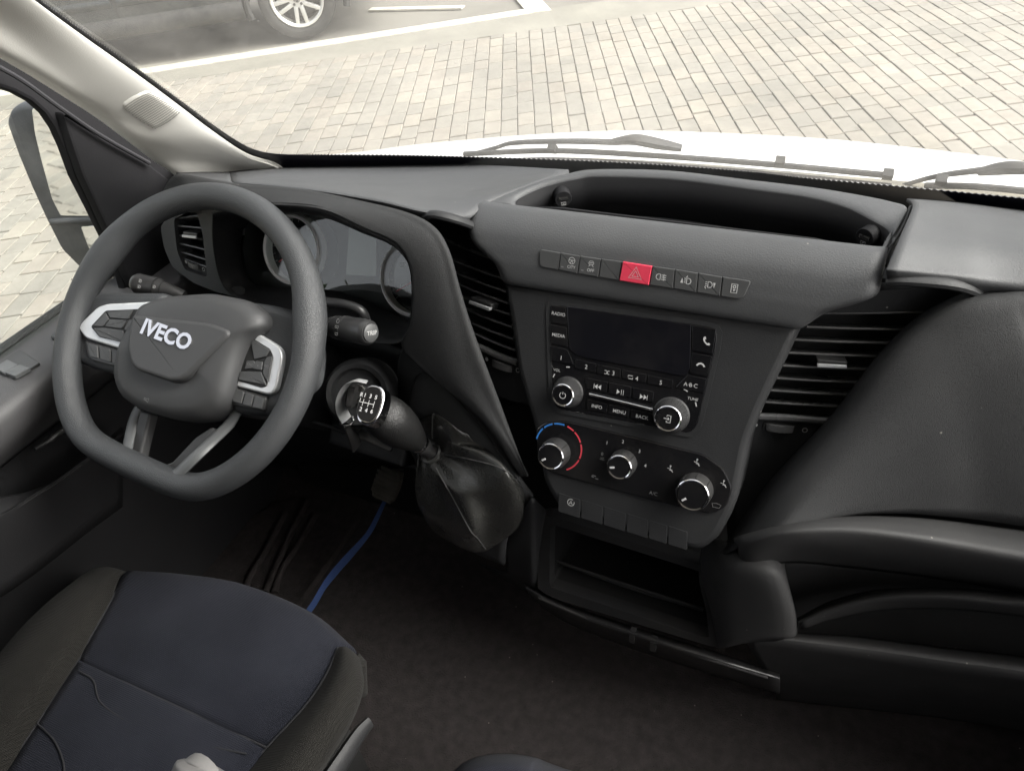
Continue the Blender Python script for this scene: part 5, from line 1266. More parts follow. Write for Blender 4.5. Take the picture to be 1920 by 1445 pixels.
gp_ = CF_.abs_(gl)
plate('dial_plate', CF_, offs(gp_, -0.006), -0.015, -0.012, M['black'], ic, bev=0.0)
for cx_, cy_, r_, nm in ((555, 468, .050, 'rev counter'), (783, 522, .052, 'speedometer')):
    a, b = CF_.ab(cx_, cy_, -.008)
    d = mesh('dial', *lathe_vf(CF_, [(r_-.002, -.013), (r_-.002, -.0105), (0, -.0105)], a, b, 48), M['screen'], ic)
    mesh('dial_ring', *lathe_vf(CF_, [(r_-.0055, -.012), (r_-.005, .0035), (r_-.0025, .0055), (r_, .0035), (r_+.0006, -.012)], a, b, 64, caps=False), M['ring'], d)
    mb = MB()
    for t in range(-45, 226, 15):
        c_, s_ = math.cos(math.radians(t)), math.sin(math.radians(t)); mb.add(*stroke_vf(CF_, [(a+(r_-.011)*c_, b+(r_-.011)*s_), (a+(r_-.006)*c_, b+(r_-.006)*s_)], .0008, -.0101))
    mb.build('scale_marks', M['print'], d, smooth=False)
    if nm == 'speedometer':
        for s_, x, y in (('10', 753, 538), ('20', 755, 497)): tx('numeral', s_, CF_, x, y, -.0100, .009, M['print'], d)
    else:
        for s_, x, y in (('40', 560, 430), ('50', 577, 428), ('60', 588, 440)): tx('numeral', s_, CF_, x, y, -.0100, .006, M['print'], d)
    t = math.radians(215); mesh('needle', *stroke_vf(CF_, [(a, b), (a+(r_-.012)*math.cos(t), b+(r_-.012)*math.sin(t))], .0016, -.009), M['red_print'], d, smooth=False)
M['lcd'] = mat('pale switched-off lcd', (0.30, 0.31, 0.30), 0.3)
plate('centre_screen', CF_, CF_.abs_([(655, 424), (706, 442), (706, 518), (649, 515)], -.011), -.013, -.0108, M['lcd'], ic, bev=.0)
mb = MB()
mb.add(*stroke_vf(CF_, CF_.abs_([(614, 420), (626, 435), (633, 460), (634, 495)], -.0105), .0010, -.0105)); mb.add(*stroke_vf(CF_, CF_.abs_([(742, 462), (728, 480), (718, 505), (714, 530), (720, 533)], -.0105), .0008, -.0105))
mb.build('gauge_scales', M['print_grey'], ic, smooth=False)
for s_, x, y in (('E', 627, 516), ('C', 718, 535)): tx('lettering', s_, CF_, x, y, -.0104, .008, M['print'], ic)
plate('lens', CF_, offs(gp_, -0.003), 0.001, 0.003, M['lens'], ic, bev=0.0)

# ================================================================ STEERING COLUMN, STALKS, IGNITION
W0 = Fr((-0.423, 0.507, 0.676), tau=48)
co = thing('steering_column', 'dark steering column shroud with ignition lock behind the wheel', 'steering column', W0.pt(0, 0, -0.2))
colp = rnd([(-.085, -.075), (.085, -.075), (.098, -.01), (.075, .055), (-.075, .055), (-.098, -.01)], .03, 5)
v, f = plate_vf(W0, colp, -0.26, -0.055, 0.03, 5); mesh('shroud', v, f, M['plastic'], co)
bar('shroud_lip', [P(a, b, y=y) for a, b, y in ((610, 566, .60), (650, 572, .60), (676, 582, .60), (686, 600, .602), (690, 625, .60))], .006, M['satin_black'], co)
# ignition lock: a short collar facing the driver to the right of the column
igc = P(672, 722, y=0.585); IF = Fr(igc, axes=(lambda n_: (np.cross(np.array([0, 0.67, 0.74]), n_)/np.linalg.norm(np.cross(np.array([0, 0.67, 0.74]), n_)), np.cross(n_, np.cross(np.array([0, 0.67, 0.74]), n_)/np.linalg.norm(np.cross(np.array([0, 0.67, 0.74]), n_))), n_))(np.array([0.36, -0.74, 0.57])/np.linalg.norm([0.36, -0.74, 0.57])))
mesh('ignition_housing', *lathe_vf(IF, [(.044, -.07), (.046, -.02), (.044, -.004), (.040, 0.0), (.034, -.002), (.031, -.012), (.012, -.013)], 0, -.012, 40), M['plastic'], co)
mesh('ignition_lock', *lathe_vf(IF, [(.013, -.014), (.013, -.004), (.011, -.002), (0, -.002)], 0, -.012, 24), M['steel'], co)
v, f = plate_vf(Fr(P(700, 815, y=.60), tau=40), [(-.075, -.03), (.05, -.035), (.06, .02), (-.075, .035)], -0.05, 0.0, .01, 3); mesh('lower_shroud', v, f, M['plastic'], co)
bar('shroud_seam', [P(a, b, y=.583) for a, b in ((588, 790), (620, 800), (650, 812))], .003, M['satin_black'], co)
bar('tilt_lever', [P(a, b, y=.575) for a, b in ((672, 812), (700, 826), (735, 842))], [.006, .004], M['satin_black'], co, flat=(.7, 1.3))
def stalk(name, label, pts, rads, ring_at, marks):
    r = thing(name, label, 'stalk', pts[0], 'steering column stalks')
    cp = curve_pts(pts, 6); n = len(cp); rr = [float(np.interp(i/(n-1), [q[0] for q in rads], [q[1] for q in rads])) for i in range(n)]
    mesh('lever', *tube_vf(cp, rr, 20), M['satin_black'], r)
    ax = cp[-1]-cp[-4]; ax /= np.linalg.norm(ax)
    for t in ring_at:
        c = cp[0]*(1-t)+cp[-1]*t; c = cp[int(t*(n-1))]; rad = rr[int(t*(n-1))]
        mesh('twist_ring', *tube_vf([c-ax*.0006, c+ax*.0006], rad+.0006, 24), M['black'], r)
    return r, cp, ax, rr
sr_, cp, ax, rr = stalk('wiper_stalk', 'short black stalk with TRIP button right of the steering wheel', [P(575, 612, y=.585), P(610, 612, y=.575), P(640, 615, y=.568), P(672, 620, y=.56), P(694, 624, y=.555)], [(0, .009), (.3, .0105), (.45, .0142), (.8, .015), (.97, .0146), (1, .012)], (.42, .55, .62), None)
tipn = ax; tu = CR-tipn*(CR@tipn); tu /= np.linalg.norm(tu); TF = Fr(cp[-1], axes=(tu, np.cross(tipn, tu), tipn))
mesh('trip_button', *lathe_vf(TF, [(.0105, -.001), (.0105, .002), (.009, .003), (0, .003)], 0, 0, 24), M['key'], sr_)
text('lettering', 'TRIP', TF, 0, 0, .0034, .0072, M['print'], sr_)
def on_stalk(cp, rr, ax, t, px, py):
    i = int(t*(len(cp)-1)); c = cp[i]; d = (CAM-c); d -= ax*(d@ax); d /= np.linalg.norm(d)
    u_ = ax; v_ = np.cross(d, u_); return Fr(c+d*(rr[i]+.0005), axes=(u_, v_, d))
for t, k in ((.60, 0), (.15, 1)):
    g = on_stalk(cp, rr, ax, t, 0, 0)
    icon('symbol', g, 0, .007, 0.0, .003, [('c', arc((0, 0), .8, 0, 345, 12))], M['print'], sr_, w=.0006); icon('symbol', g, 0, 0, .0, .003, [('c', arc((-.5, 0), .5, 0, 345, 10)), ('c', arc((.5, 0), .5, 0, 345, 10))], M['print'], sr_, w=.0006); icon('symbol', g, 0, -.008, -.001, .003, [('c', [(-.8, -.4), (.8, -.4), (1, .4), (-1, .4)])], M['print'], sr_, w=.0006)
sl_, cp, ax, rr = stalk('light_stalk', 'black light stalk reaching left from behind the steering wheel', [P(345, 556, y=.60), P(320, 546, y=.597), P(300, 540, y=.595), P(270, 534, y=.592), P(252, 530, y=.59)], [(0, .008), (.4, .0105), (.55, .0135), (.9, .0145), (1, .011)], (.42, .55), None)
for t, dv in ((.72, .004), (.72, -.004), (.50, .0)):
    g = on_stalk(cp, rr, ax, t, 0, 0)
    icon('symbol', g, 0, dv, 0.0, .0026, [('c', arc((0, 0), .8, 90, 270, 8)), [(.2, .6), (.9, .6)], [(.2, 0), (.9, 0)], [(.2, -.6), (.9, -.6)]], M['print'], sl_, w=.0005)

# key with ring and fob in the lock
ky = thing('ignition_key', 'chrome key ring with dark fob hanging from the ignition lock', 'key', IF.pt(0, -.012))
mesh('key_head', *plate_vf(Fr(IF.pt(0, -.012, .014), axes=(IF.n, IF.v, -IF.u)), rnd([(-.018, -.004), (-.002, -.004), (.002, -.013), (.026, -.013), (.026, .013), (.002, .013), (-.002, .004), (-.018, .004)], .004), -.004, .004, .0015), M['satin_black'], ky)
k3 = [P(688, 716, y=.560), P(668, 713, y=.556), P(650, 722, y=.552), P(639, 745, y=.550), P(640, 768, y=.550), P(650, 787, y=.551)]
cp = curve_pts(k3, 6); mesh('chrome_strap', *tube_vf(cp, .0062, 8, flat=(.22, 1.3), upv=CR), M['silver'], ky)
c = P(650, 787, y=.553); rg = [c+.009*(math.cos(t)*CR+math.sin(t)*(CU*.8+CF*.4)) for t in [2*math.pi*i/24 for i in range(24)]]
mesh('split_ring', *loop_tube_vf(rg, .0011, 8), M['chrome'], ky)
bar('fob', [P(652, 795, y=.553), P(660, 812, y=.556), P(668, 835, y=.56)], [.006, .008], M['satin_black'], ky, flat=(.6, 1.4))
bar('key_tag', [P(662, 846, y=.557), P(668, 838, y=.557)], .0018, M['steel'], ky)

# ================================================================ STEERING WHEEL
W = Fr((-0.423, 0.507, 0.676), tau=48, rot=-6)
swh = thing('steering_wheel', 'black leather steering wheel with flattened bottom and chrome lettering on its hub', 'steering wheel', W.pt(0, 0, -.03))
path = []; rads = []
N = 128
for i in range(N):
    t = 2*math.pi*i/N; a, b = .1885*math.cos(t), .1885*math.sin(t)
    b = 0.5*((b-.166)+math.sqrt((b+.166)**2+.0003)) if b < 0 else b
    dg = math.degrees(t) % 360
    bump = sum(math.exp(-((dg-c)/13)**2) for c in (24, 156))
    path.append(W.pt(a*(1-.012*bump), b*(1-.0*bump), 0)); rads.append(.0168+.0028*bump)
mesh('rim', *loop_tube_vf(path, rads, 24, upv=W.n, flat=(1.05, 1.0)), M['wheel_leather'], swh, ang=180)
def wpl(name, px, h0, h1, m, bev=.002, r=.004, par=None, hh=None): return plate(name, W, rnd(W.abs_(px, h1 if hh is None else hh), r), h0, h1, m, par or swh, bev=bev, seg=3)
# spoke bodies
wpl('spoke', [(116, 670), (120, 600), (150, 548), (200, 546), (310, 546), (270, 720), (225, 706), (165, 688)], -.026, -.006, M['wheel_leather'], .010, .014)
wpl('spoke', [(455, 562), (520, 572), (570, 590), (595, 650), (588, 720), (505, 780), (430, 774), (420, 700)], -.026, -.006, M['wheel_leather'], .010, .014)
# silver-framed key pads
def pad_keys(outer, inner, keys, low, lowkeys):
    b0 = wpl('silver_frame', outer, -.010, .0015, M['silver'], .0025, .006)
    wpl('key_bed', inner, -.004, .0022, M['black'], .0005, .003, b0)
    for q, s in keys:
        k = wpl('key', q, 0.0, .0042, M['key'], .0008, .0012, b0)
        if s:
            cx_, cy_ = sum(p[0] for p in q)/len(q), sum(p[1] for p in q)/len(q); a, b = W.ab(cx_, cy_, .0046)
            if s == 'a': icon('symbol', W, a, b, .0045, .002, [('c', [(-1, -.6), (1, -.6), (0, .8)])], M['print_grey'], k, w=.0005)
            elif s == 'v': icon('symbol', W, a, b, .0045, .002, [('c', [(-1, .6), (1, .6), (0, -.8)])], M['print_grey'], k, w=.0005)
            else: text('lettering', s, W, a, b, .0045, .0042, M['print_grey'], k)
    b1 = wpl('lower_key_bed', low, -.012, -.001, M['satin_black'], .002, .004)
    for q in lowkeys: wpl('key', q, -.004, .0012, M['key'], .0008, .0015, b1)
pad_keys([(146, 616), (152, 604), (182, 575), (200, 569), (300, 564), (290, 668), (222, 653), (160, 634)], [(170, 612), (198, 582), (300, 577), (290, 655), (186, 632)],
         [([(200, 584), (248, 580), (240, 598), (206, 596)], 'a'), ([(172, 611), (197, 586), (204, 598), (192, 612)], None), ([(206, 598), (238, 600), (228, 616), (195, 612)], 'o'), ([(193, 614), (229, 619), (240, 645), (186, 631), (174, 615)], 'v'), ([(241, 600), (290, 590), (285, 640), (232, 617)], 'ok')],
         [(158, 638), (232, 658), (232, 692), (170, 675), (163, 665)], [[(162, 642), (182, 648), (184, 672), (168, 668)], [(185, 649), (206, 655), (207, 679), (187, 673)], [(209, 656), (232, 662), (232, 686), (210, 680)]])
pad_keys([(478, 622), (522, 648), (529, 662), (528, 680), (517, 730), (505, 740), (440, 724), (448, 650)], [(470, 632), (506, 654), (512, 668), (500, 724), (490, 727), (440, 712), (450, 650)],
         [([(470, 640), (476, 638), (505, 656), (498, 668), (476, 674)], None), ([(462, 676), (476, 676), (480, 690), (458, 692)], 'CNC'), ([(478, 676), (492, 678), (490, 694), (474, 692)], 'x'), ([(500, 669), (510, 668), (501, 716), (492, 700), (494, 680)], 'RES'), ([(450, 696), (489, 697), (499, 722), (446, 712)], '-')],
         [(436, 722), (500, 744), (494, 771), (432, 758)], [[(440, 728), (457, 734), (452, 757), (434, 752)], [(460, 735), (475, 740), (470, 762), (454, 758)], [(478, 741), (495, 747), (490, 767), (472, 763)]])
# hub cover: faceted dome
hb = rnd(W.abs_([(258, 597), (270, 572), (312, 556), (400, 549), (465, 562), (498, 588), (500, 612), (472, 634), (455, 668), (440, 722), (425, 762), (384, 786), (330, 788), (262, 770), (222, 742), (214, 705), (228, 652), (244, 622)], 0.006), .012, 3)
cen = (sum(p[0] for p in hb)/len(hb), sum(p[1] for p in hb)/len(hb)); v = []; f = []; n = len(hb)
rg_ = [(1.0, -.022), (1.0, .002), (.985, .010), (.93, .0185), (.82, .0232), (.62, .0248), (.35, .0252), (.02, .0252)]
for s, h in rg_:
    for a, b in hb: v.append(W.pt(cen[0]+(a-cen[0])*s, cen[1]+(b-cen[1])*s, h-0.10*max(0, abs(b-cen[1])-.03)*(1 if b < cen[1] else .55)))
for k in range(len(rg_)-1):
    for i in range(n): f.append([k*n+i, k*n+(i+1) % n, (k+1)*n+(i+1) % n, (k+1)*n+i])
f.append([(len(rg_)-1)*n+i for i in range(n)])
hub = mesh('hub_cover', v, f, M['wheel_plastic'], swh, ang=60)
WT = Fr(W.pt(*W.ab(318, 655, .029), .0278), axes=(W.u, W.v*math.cos(.09)+W.n*(-math.sin(.09)), W.n*math.cos(.09)+W.v*math.sin(.09)))
bf = rnd(WT.abs_([(250, 590), (400, 606), (438, 622), (404, 656), (352, 706), (338, 714), (318, 715), (258, 694), (247, 682), (240, 650)], .0), [.006, .02, .012, .01, .01, .006, .006, .012, .008, .01], 4)
plate('badge_field', WT, bf, -.012, .0030, M['wheel_plastic'], hub, bev=.005, seg=4)
a, b = WT.ab(313, 627, .0035)
text_fit('lettering', 'IVECO', WT, a, b, .0032, .080, .0205, M['chrome'], hub, bold=.035, extrude=.0013)
a, b = W.ab(275, 749, .026); icon('horn_symbol', W, a, b, .0268, .0036, [('c', [(-1, -.25), (0, -.25), (1, -.7), (1, .7), (0, .25), (-1, .25)])], M['print_grey'], hub, w=.0006)
# lower spoke: U-shaped grey trim round an opening
us = [W.pt(*W.ab(a, b, .008 if b > 850 else (-.006 if b > 800 else -.016)), .008 if b > 850 else (-.006 if b > 800 else -.016)) for a, b in ((262, 765), (250, 790), (240, 835), (235, 868), (246, 884), (280, 892), (312, 898), (330, 890), (365, 857), (398, 826), (430, 795), (445, 770))]
cp = curve_pts(us, 5)
mesh('lower_spoke_trim', *tube_vf(cp, .0066, 12, flat=(.55, 1.25), upv=W.n), M['wheel_grey'], swh)
wpl('lower_spoke', [(262, 770), (282, 775), (266, 840), (262, 858), (305, 872), (322, 866), (365, 820), (395, 800), (410, 815), (330, 893), (318, 899), (240, 878), (236, 866)], -.026, -.013, M['wheel_plastic'], .003, .004)

# ================================================================ GEAR LEVER
gl_ = thing('gear_lever', 'gear lever with chrome shift pattern cap and black leather boot', 'gear lever', P(880, 960, y=.58))
K0, K1 = P(795, 838, y=.578), P(688, 752, y=.520)
ax = K1-K0; LN = np.linalg.norm(ax); ax = ax/LN
tocam = CAM-K1; vv_ = tocam-ax*(tocam@ax); vv_ /= np.linalg.norm(vv_)
KF = Fr(K0, axes=(np.cross(vv_, ax), vv_, ax))
mesh('shaft', *lathe_vf(KF, [(.0095, -.045), (.0095, 0.0), (.012, .002), (.012, .014), (.010, .018)], 0, 0, 24), M['satin_black'], gl_)
kprof = [(.012, .014), (.0145, .020), (.0195, .036), (.0250, .056), (.0275, .076), (.0275, .092), (.0255, .104), (.020, .112), (.011, .117), (.0, .118)]
kb = mesh('knob', *lathe_vf(KF, kprof, 0, 0, 32), M['knob_leather'], gl_, ang=180)
mesh('collar', *lathe_vf(KF, [(.0125, .010), (.0135, .012), (.0135, .016), (.0125, .018)], 0, 0, 24), M['chrome'], kb)
# cap set into the face that looks at the driver and up
cn = CAM-K1; cn = cn/np.linalg.norm(cn)+ax*0.55+np.array([-.35, 0, .1]); cn /= np.linalg.norm(cn)
cu_ = np.cross(np.array([0, 0.55, .83]), cn); cu_ /= np.linalg.norm(cu_)
cc = P(693, 757, y=.512)
capF = Fr(cc, axes=(cu_, np.cross(cn, cu_), cn))
cpx = [(.0160*math.copysign(abs(math.cos(t))**.8, math.cos(t)), .0245*math.copysign(abs(math.sin(t))**.8, math.sin(t))) for t in [2*math.pi*i/40 for i in range(40)]]
cap = plate('chrome_cap', capF, cpx, -.020, -.001, M['chrome'], gl_, bev=.003, seg=4)
plate('pattern_plate', capF, [(a*.84, b*.84) for a, b in cpx], -.003, .0008, M['gloss'], cap, bev=.0005)
mb = MB()
for x in (-.008, -.001, .006): mb.add(*stroke_vf(capF, [(x, .004), (x, -.004)], .0008, .0012))
mb.add(*stroke_vf(capF, [(-.008, 0), (.006, 0)], .0009, .0013)); mb.add(*stroke_vf(capF, [(-.0125, .0045), (-.0125, 0), (-.008, 0)], .0009, .0012))
mb.build('pattern_lines', M['print'], cap, smooth=False)
for s, x, y in (('R', -.0125, .0085), ('1', -.008, .0085), ('3', -.001, .0085), ('5', .006, .0085), ('2', -.008, -.0085), ('4', -.001, -.0085), ('6', .006, -.0085)): text('numeral', s, capF, x*1.02, y*1.0, .0013, .0066, M['print'], cap, bold=.0002)
# leather boot with folds and stitched seams
base = [(802, 800, .630), (850, 797, .622), (905, 822, .610), (955, 872, .592), (988, 930, .574), (975, 985, .562), (930, 1022, .556), (895, 1036, .556), (845, 1018, .570), (803, 985, .588), (784, 935, .606), (783, 880, .622), (790, 830, .632)]
B3 = [P(a, b, y=y) for a, b, y in base]; B3 = curve_pts(B3+[B3[0]], 8)[:-1]
top = K0-ax*.022; nB = len(B3); bc = sum(B3)/nB
mid_n = (CAM-bc)/np.linalg.norm(CAM-bc)
v = []; f = []; NS = 30; rb = random.Random(5)
ta = np.cross(ax, mid_n); ta /= np.linalg.norm(ta); tb_ = np.cross(ax, ta)
# order top ring like the base loop
tr = []
for i, p in enumerate(B3):
    d = p-bc; d2 = d-ax*(d@ax); d2 /= np.linalg.norm(d2); tr.append(top+d2*.0125)
def fold(t, th):
    return (0.013*math.sin(3*th+1.5+2.2*t)*math.sin(math.pi*t)**1.2+0.007*math.sin(5*th-4*t+.7)*math.sin(math.pi*t)+0.006*math.sin(12*t+2.5*math.sin(2*th+.6))*math.sin(math.pi*min(1, t*1.1))*(0.5+.5*math.sin(2*th+1.2))+0.0012*math.sin(7*th+9*t))
for k in range(NS+1):
    t = k/NS
    for i, p in enumerate(B3):
        th = 2*math.pi*i/nB
        q = tr[i]*(1-t)+p*t
        out = (p-bc); out = out/np.linalg.norm(out)
        bulge = .044*math.sin(math.pi*t**.75)*(1-.2*t)
        q = q+out*(bulge*.55+fold(t, th))+mid_n*(bulge*.75+fold(t, th+1.3)*.7)
        if t > .97: q = p-mid_n*.006
        v.append(q)
for k in range(NS):
    for i in range(nB): f.append([k*nB+i, k*nB+(i+1) % nB, (k+1)*nB+(i+1) % nB, (k+1)*nB+i])
bt = mesh('boot', v, f, M['leather'], gl_, ang=180)
md = bt.modifiers.new('smooth', 'SUBSURF'); md.levels = 2; md.render_levels = 2
for i0 in (6, 30, 52, 80):
    mb = MB()
    for dlt in (-1,):
        pts = [np.array(v[k*nB+(i0+dlt*0) % nB])+mid_n*.0008 for k in range(1, NS)]
        mb.add(*tube_vf(pts, .0009, 5))
    mb.build('seam', M['thread'], bt)
rg = curve_pts([np.array(p) for p in tr+[tr[0]]], 1); mesh('boot_collar', *loop_tube_vf([p+ax*.002 for p in tr], .004, 8, upv=ax), M['leather'], bt)

# ================================================================ PEDAL, STRAP, SEATS
pe = thing('brake_pedal', 'ribbed rubber pedal in the dark footwell left of the gear boot', 'pedal', P(725, 915, y=.74))
PFr = Fr(P(724, 908, y=.735), tau=42, rot=-8)
pp = rnd(PFr.abs_([(703, 893), (716, 876), (752, 882), (748, 910), (733, 944), (698, 934), (695, 915)], .0), .008)
plate('pad', PFr, pp, -.012, .0, M['pedal'], pe, bev=.003)
ys = [p[1] for p in pp]; xs_ = [p[0] for p in pp]
for k in range(7):
    y = min(ys)+(max(ys)-min(ys))*(k+.7)/7.4; wd = .020 if k in (0, 6) else .026
    plate('rib', PFr, [(-wd+.0, y-.0025), (wd, y-.0025), (wd, y+.0025), (-wd, y+.0025)], -.002, .003, M['pedal'], pe, bev=.001)
bar('pedal_arm', [PFr.pt(0, 0, -.012), PFr.pt(0, .08, -.05), PFr.pt(0, .2, -.06)], .009, M['satin_black'], pe)
st_ = [(722, 938, .16), (708, 968, .13), (690, 1000, .105), (656, 1040, .085), (628, 1072, .075), (605, 1102, .065), (586, 1135, .055), (560, 1168, .05), (520, 1210, .04)]
wdt = [6, 7, 8, 11, 11, 9, 9, 8, 8]; cen_ = curve_pts([P(a, b, z=z) for a, b, z in st_], 6); ww = np.interp(np.linspace(0, 1, len(cen_)), np.linspace(0, 1, 9), wdt)
v = []; f = []
for i, c in enumerate(cen_):
    t = cen_[min(i+1, len(cen_)-1)]-cen_[max(i-1, 0)]; t /= np.linalg.norm(t); s_ = np.cross(t, (CAM-c)/np.linalg.norm(CAM-c)); s_ /= np.linalg.norm(s_)
    tw_ = .35*math.sin(i*.35); s_ = s_*math.cos(tw_)+np.cross(t, s_)*math.sin(tw_)
    hw = ww[i]*.0006; nn = np.cross(s_, t); v += [c-s_*hw, c-s_*hw+nn*.0015, c+s_*hw+nn*.0015, c+s_*hw]
for i in range(len(cen_)-1):
    for j in range(4): f.append([i*4+j, i*4+(j+1) % 4, i*4+4+(j+1) % 4, i*4+4+j])
sto = mesh('blue_strap', v, f, M['strap'], None); tag(sto, 'blue webbing strap running across the dark cab floor to the pedal', 'strap')
fm = thing('floor_mat', "ridged dark mat in the driver's footwell beside the blue strap", 'floor mat', P(500, 1040, z=.02))
mp = [P(a, b, z=.012) for a, b in ((380, 1010), (560, 930), (690, 950), (600, 1080), (530, 1170), (360, 1120))]
FM = Fr((0, 0, 0.012), axes=((1, 0, 0), (0, 1, 0), (0, 0, 1)))
plate('mat', FM, rnd([(p[0], p[1]) for p in mp], .03), -.01, .006, M['carpet'], fm, bev=.003)
for pts in ([(535, 960), (500, 1030), (470, 1080), (455, 1120)], [(575, 940), (545, 1000), (515, 1070), (498, 1110)], [(592, 965), (560, 1020), (530, 1065), (515, 1110)]):
    bar('ridge', [P(a, b, z=.022) for a, b in pts], .007, M['carpet'], fm)

def seat(label, name='driver_seat'):
    s = thing(name, label, 'seat', (-0.38, 0.15, 0.0))
    # centre front panel
    C = [[(232, 1075, .365), (330, 1082, .366), (440, 1100, .366), (560, 1150, .364), (636, 1215, .36)],
         [(205, 1130, .372), (310, 1140, .374), (420, 1165, .375), (535, 1215, .373), (612, 1262, .368)],
         [(172, 1190, .374), (275, 1212, .378), (390, 1245, .379), (505, 1290, .377), (572, 1322, .371)],
         [(148, 1236, .370), (235, 1278, .372), (330, 1322, .373), (425, 1365, .372), (500, 1400, .368)]]
    C = [[P(a, b, z=z) for a, b, z in r] for r in C]
    roll = [[p+np.array([0, .012, -.10]) for p in C[0]], [p+np.array([0, .022, -.045]) for p in C[0]], [p+np.array([0, .014, -.014]) for p in C[0]]]
    patch('front_cushion', roll+C, M['seat_blue'], s, k=6, thick=.01)
    D = [[P(a, b, z=z) for a, b, z in r] for r in (
        [(148, 1236, .368), (235, 1278, .370), (330, 1322, .371), (425, 1365, .370), (500, 1400, .366)],
        [(140, 1250, .372), (228, 1290, .376), (322, 1335, .377), (415, 1378, .376), (490, 1412, .371)],
        [(60, 1370, .372), (150, 1410, .374), (240, 1450, .375), (330, 1490, .375), (420, 1530, .372)],
        [(-30, 1500, .372), (60, 1540, .374), (150, 1580, .375), (240, 1620, .375), (330, 1660, .372)])]
    D.append([p+np.array([0, -.22, .0]) for p in D[-1]])
    patch('rear_cushion', D, M['seat_blue'], s, k=6, thick=.01)
    for pts in ([(150, 1258), (175, 1275), (188, 1315), (235, 1350), (310, 1393), (345, 1392), (370, 1393), (420, 1404), (462, 1412)], [(70, 1355), (100, 1385), (118, 1425), (122, 1470)]):
        cp = curve_pts([P(a, b, z=.3752) for a, b in pts], 6); mesh('quilting_seam', *tube_vf(cp, .0011, 6), M['seat_seam_shade'], s)
    LB = [[P(a, b, z=z) for a, b, z in r] for r in (
        [(236, 1072, .36), (206, 1130, .372), (172, 1190, .374), (147, 1238, .37), (60, 1370, .372), (-40, 1520, .37)],
        [(222, 1066, .37), (180, 1105, .394), (140, 1165, .40), (105, 1225, .40), (15, 1345, .40), (-90, 1490, .40)],
        [(200, 1062, .36), (140, 1095, .388), (85, 1150, .395), (40, 1205, .396), (-50, 1310, .396), (-160, 1450, .396)],
        [(185, 1066, .31), (115, 1108, .335), (50, 1165, .34), (0, 1222, .34), (-90, 1330, .34), (-190, 1470, .34)],
        [(190, 1080, .22), (110, 1130, .22), (40, 1195, .22), (-10, 1255, .22), (-100, 1360, .22), (-200, 1490, .22)])]
    LB = [[LB[i][j] for i in range(5)] for j in range(6)]
    LB = [[p+np.array([0, .015, -.08]) for p in LB[0]]]+LB+[[p+np.array([0, -.22, .0]) for p in LB[-1]]]
    patch('side_bolster', LB, M['seat_grey'], s, k=6, thick=.01)
    RB = [[P(a, b, z=z) for a, b, z in r] for r in (
        [(634, 1212, .355), (612, 1262, .368), (572, 1322, .371), (500, 1400, .368), (440, 1470, .37), (360, 1570, .37)],
        [(648, 1212, .362), (640, 1252, .388), (610, 1315, .394), (550, 1395, .394), (495, 1470, .394), (420, 1570, .394)],
        [(662, 1222, .352), (668, 1258, .378), (645, 1322, .386), (595, 1400, .388), (545, 1475, .388), (475, 1570, .388)],
        [(672, 1238, .318), (682, 1285, .335), (665, 1342, .342), (622, 1415, .345), (572, 1490, .345), (505, 1585, .345)],
        [(636, 1248, .22), (656, 1302, .22), (645, 1362, .22), (608, 1428, .22), (565, 1500, .22), (500, 1590, .22)])]
    RB = [[RB[i][j] for i in range(5)] for j in range(6)]
    RB = [[p+np.array([-.012, -.012, -.08]) for p in RB[0]]]+RB+[[p+np.array([0, -.22, .0]) for p in RB[-1]]]
    patch('side_bolster', RB, M['seat_grey'], s, k=6, thick=.01)
    for pts in ([(234, 1074), (206, 1131), (172, 1191), (148, 1237), (60, 1371), (-40, 1520)], [(634, 1213), (612, 1263), (572, 1323), (500, 1401), (440, 1470)], [(148, 1237), (235, 1279), (330, 1323), (425, 1366), (500, 1401)]):
        zz = [.365, .373, .375, .371, .373, .371]
        cp = curve_pts([P(a, b, z=zz[i]-.0014) for i, (a, b) in enumerate(pts)], 6); mesh('seam', *tube_vf(cp, .0014, 6), M['seat_seam_shade'], s)
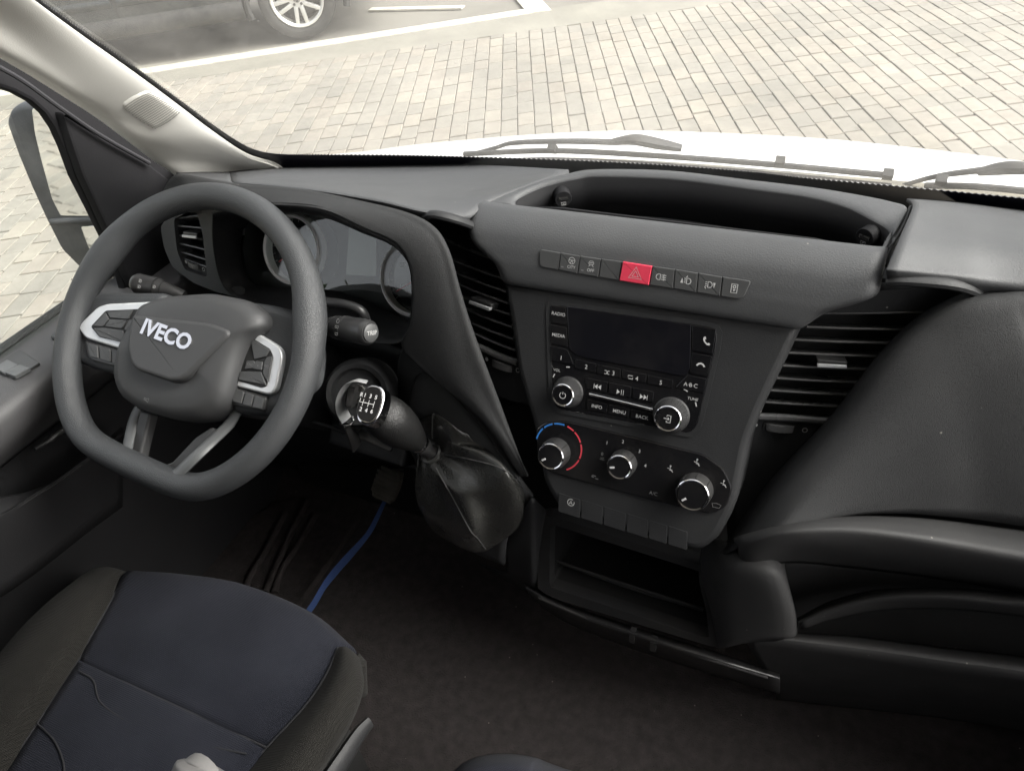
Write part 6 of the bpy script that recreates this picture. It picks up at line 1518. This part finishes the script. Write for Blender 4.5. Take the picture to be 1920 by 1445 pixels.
    mesh('base', *box_vf((-0.38, 0.10, 0.12), XYZ, (0.42, 0.42, 0.22)), M['black'], s)
    # plastic side shield and lever beside the cushion
    bar('side_shield', [P(a, b, z=.30) for a, b in ((694, 1352), (672, 1378), (642, 1425), (600, 1490))], [.007, .013], M['plastic'], s, flat=(1.6, .8))
    return s
seat("driver's seat cushion, blue-grey centre with grey-brown bolsters, at lower left")
ar = thing('seat_armrest', 'rounded light grey end of an armrest at the bottom edge of the picture', 'armrest', P(385, 1440, z=.60))
c0_, c1_ = P(392, 1432, z=.62), P(345, 1540, z=.60)
c1_ = c0_+(c1_-c0_)*1.0
bk_ = c1_+np.array([-.02, -.30, -.02])
cp = curve_pts([c0_, c0_*.8+c1_*.2, c0_*.5+c1_*.5, c1_, bk_], 8); n = len(cp)
M['arm'] = mat('grey armrest plastic', (0.17, 0.165, 0.16), .5, var=.06, bump=.4, bscale=600, bdist=.0006)
mesh('pad', *tube_vf(cp, [.026*min(1, math.sin(min(1, (i+.15)/7.0)*math.pi/2)) for i in range(n)], 20, flat=(.8, 1.0)), M['arm'], ar, ang=180)
ps = thing('passenger_seat', 'grey corner of the passenger seat just showing at the bottom edge', 'seat', P(930, 1480, z=.2))
R0 = [[P(a, b, z=z) for a, b, z in r] for r in (
    [(830, 1470, .25), (870, 1428, .25), (930, 1412, .25), (1000, 1418, .25), (1060, 1440, .25)],
    [(840, 1462, .36), (880, 1432, .37), (930, 1424, .375), (990, 1428, .37), (1045, 1450, .36)],
    [(830, 1490, .39), (880, 1465, .40), (935, 1458, .40), (990, 1465, .40), (1050, 1490, .39)],
    [(800, 1600, .39), (870, 1590, .40), (940, 1590, .40), (1010, 1595, .40), (1080, 1610, .39)])]
R0.append([p+np.array([0, -.30, .0]) for p in R0[-1]])
for r in R0: r += [r[-1]+np.array([.2, .01, .005]), r[-1]+np.array([.40, 0, -.01])]
patch('cushion', R0, M['seat_blue'], ps, k=6, thick=.01)
mesh('base', *box_vf((0.30, 0.02, 0.12), XYZ, (0.40, 0.26, 0.22)), M['black'], ps)
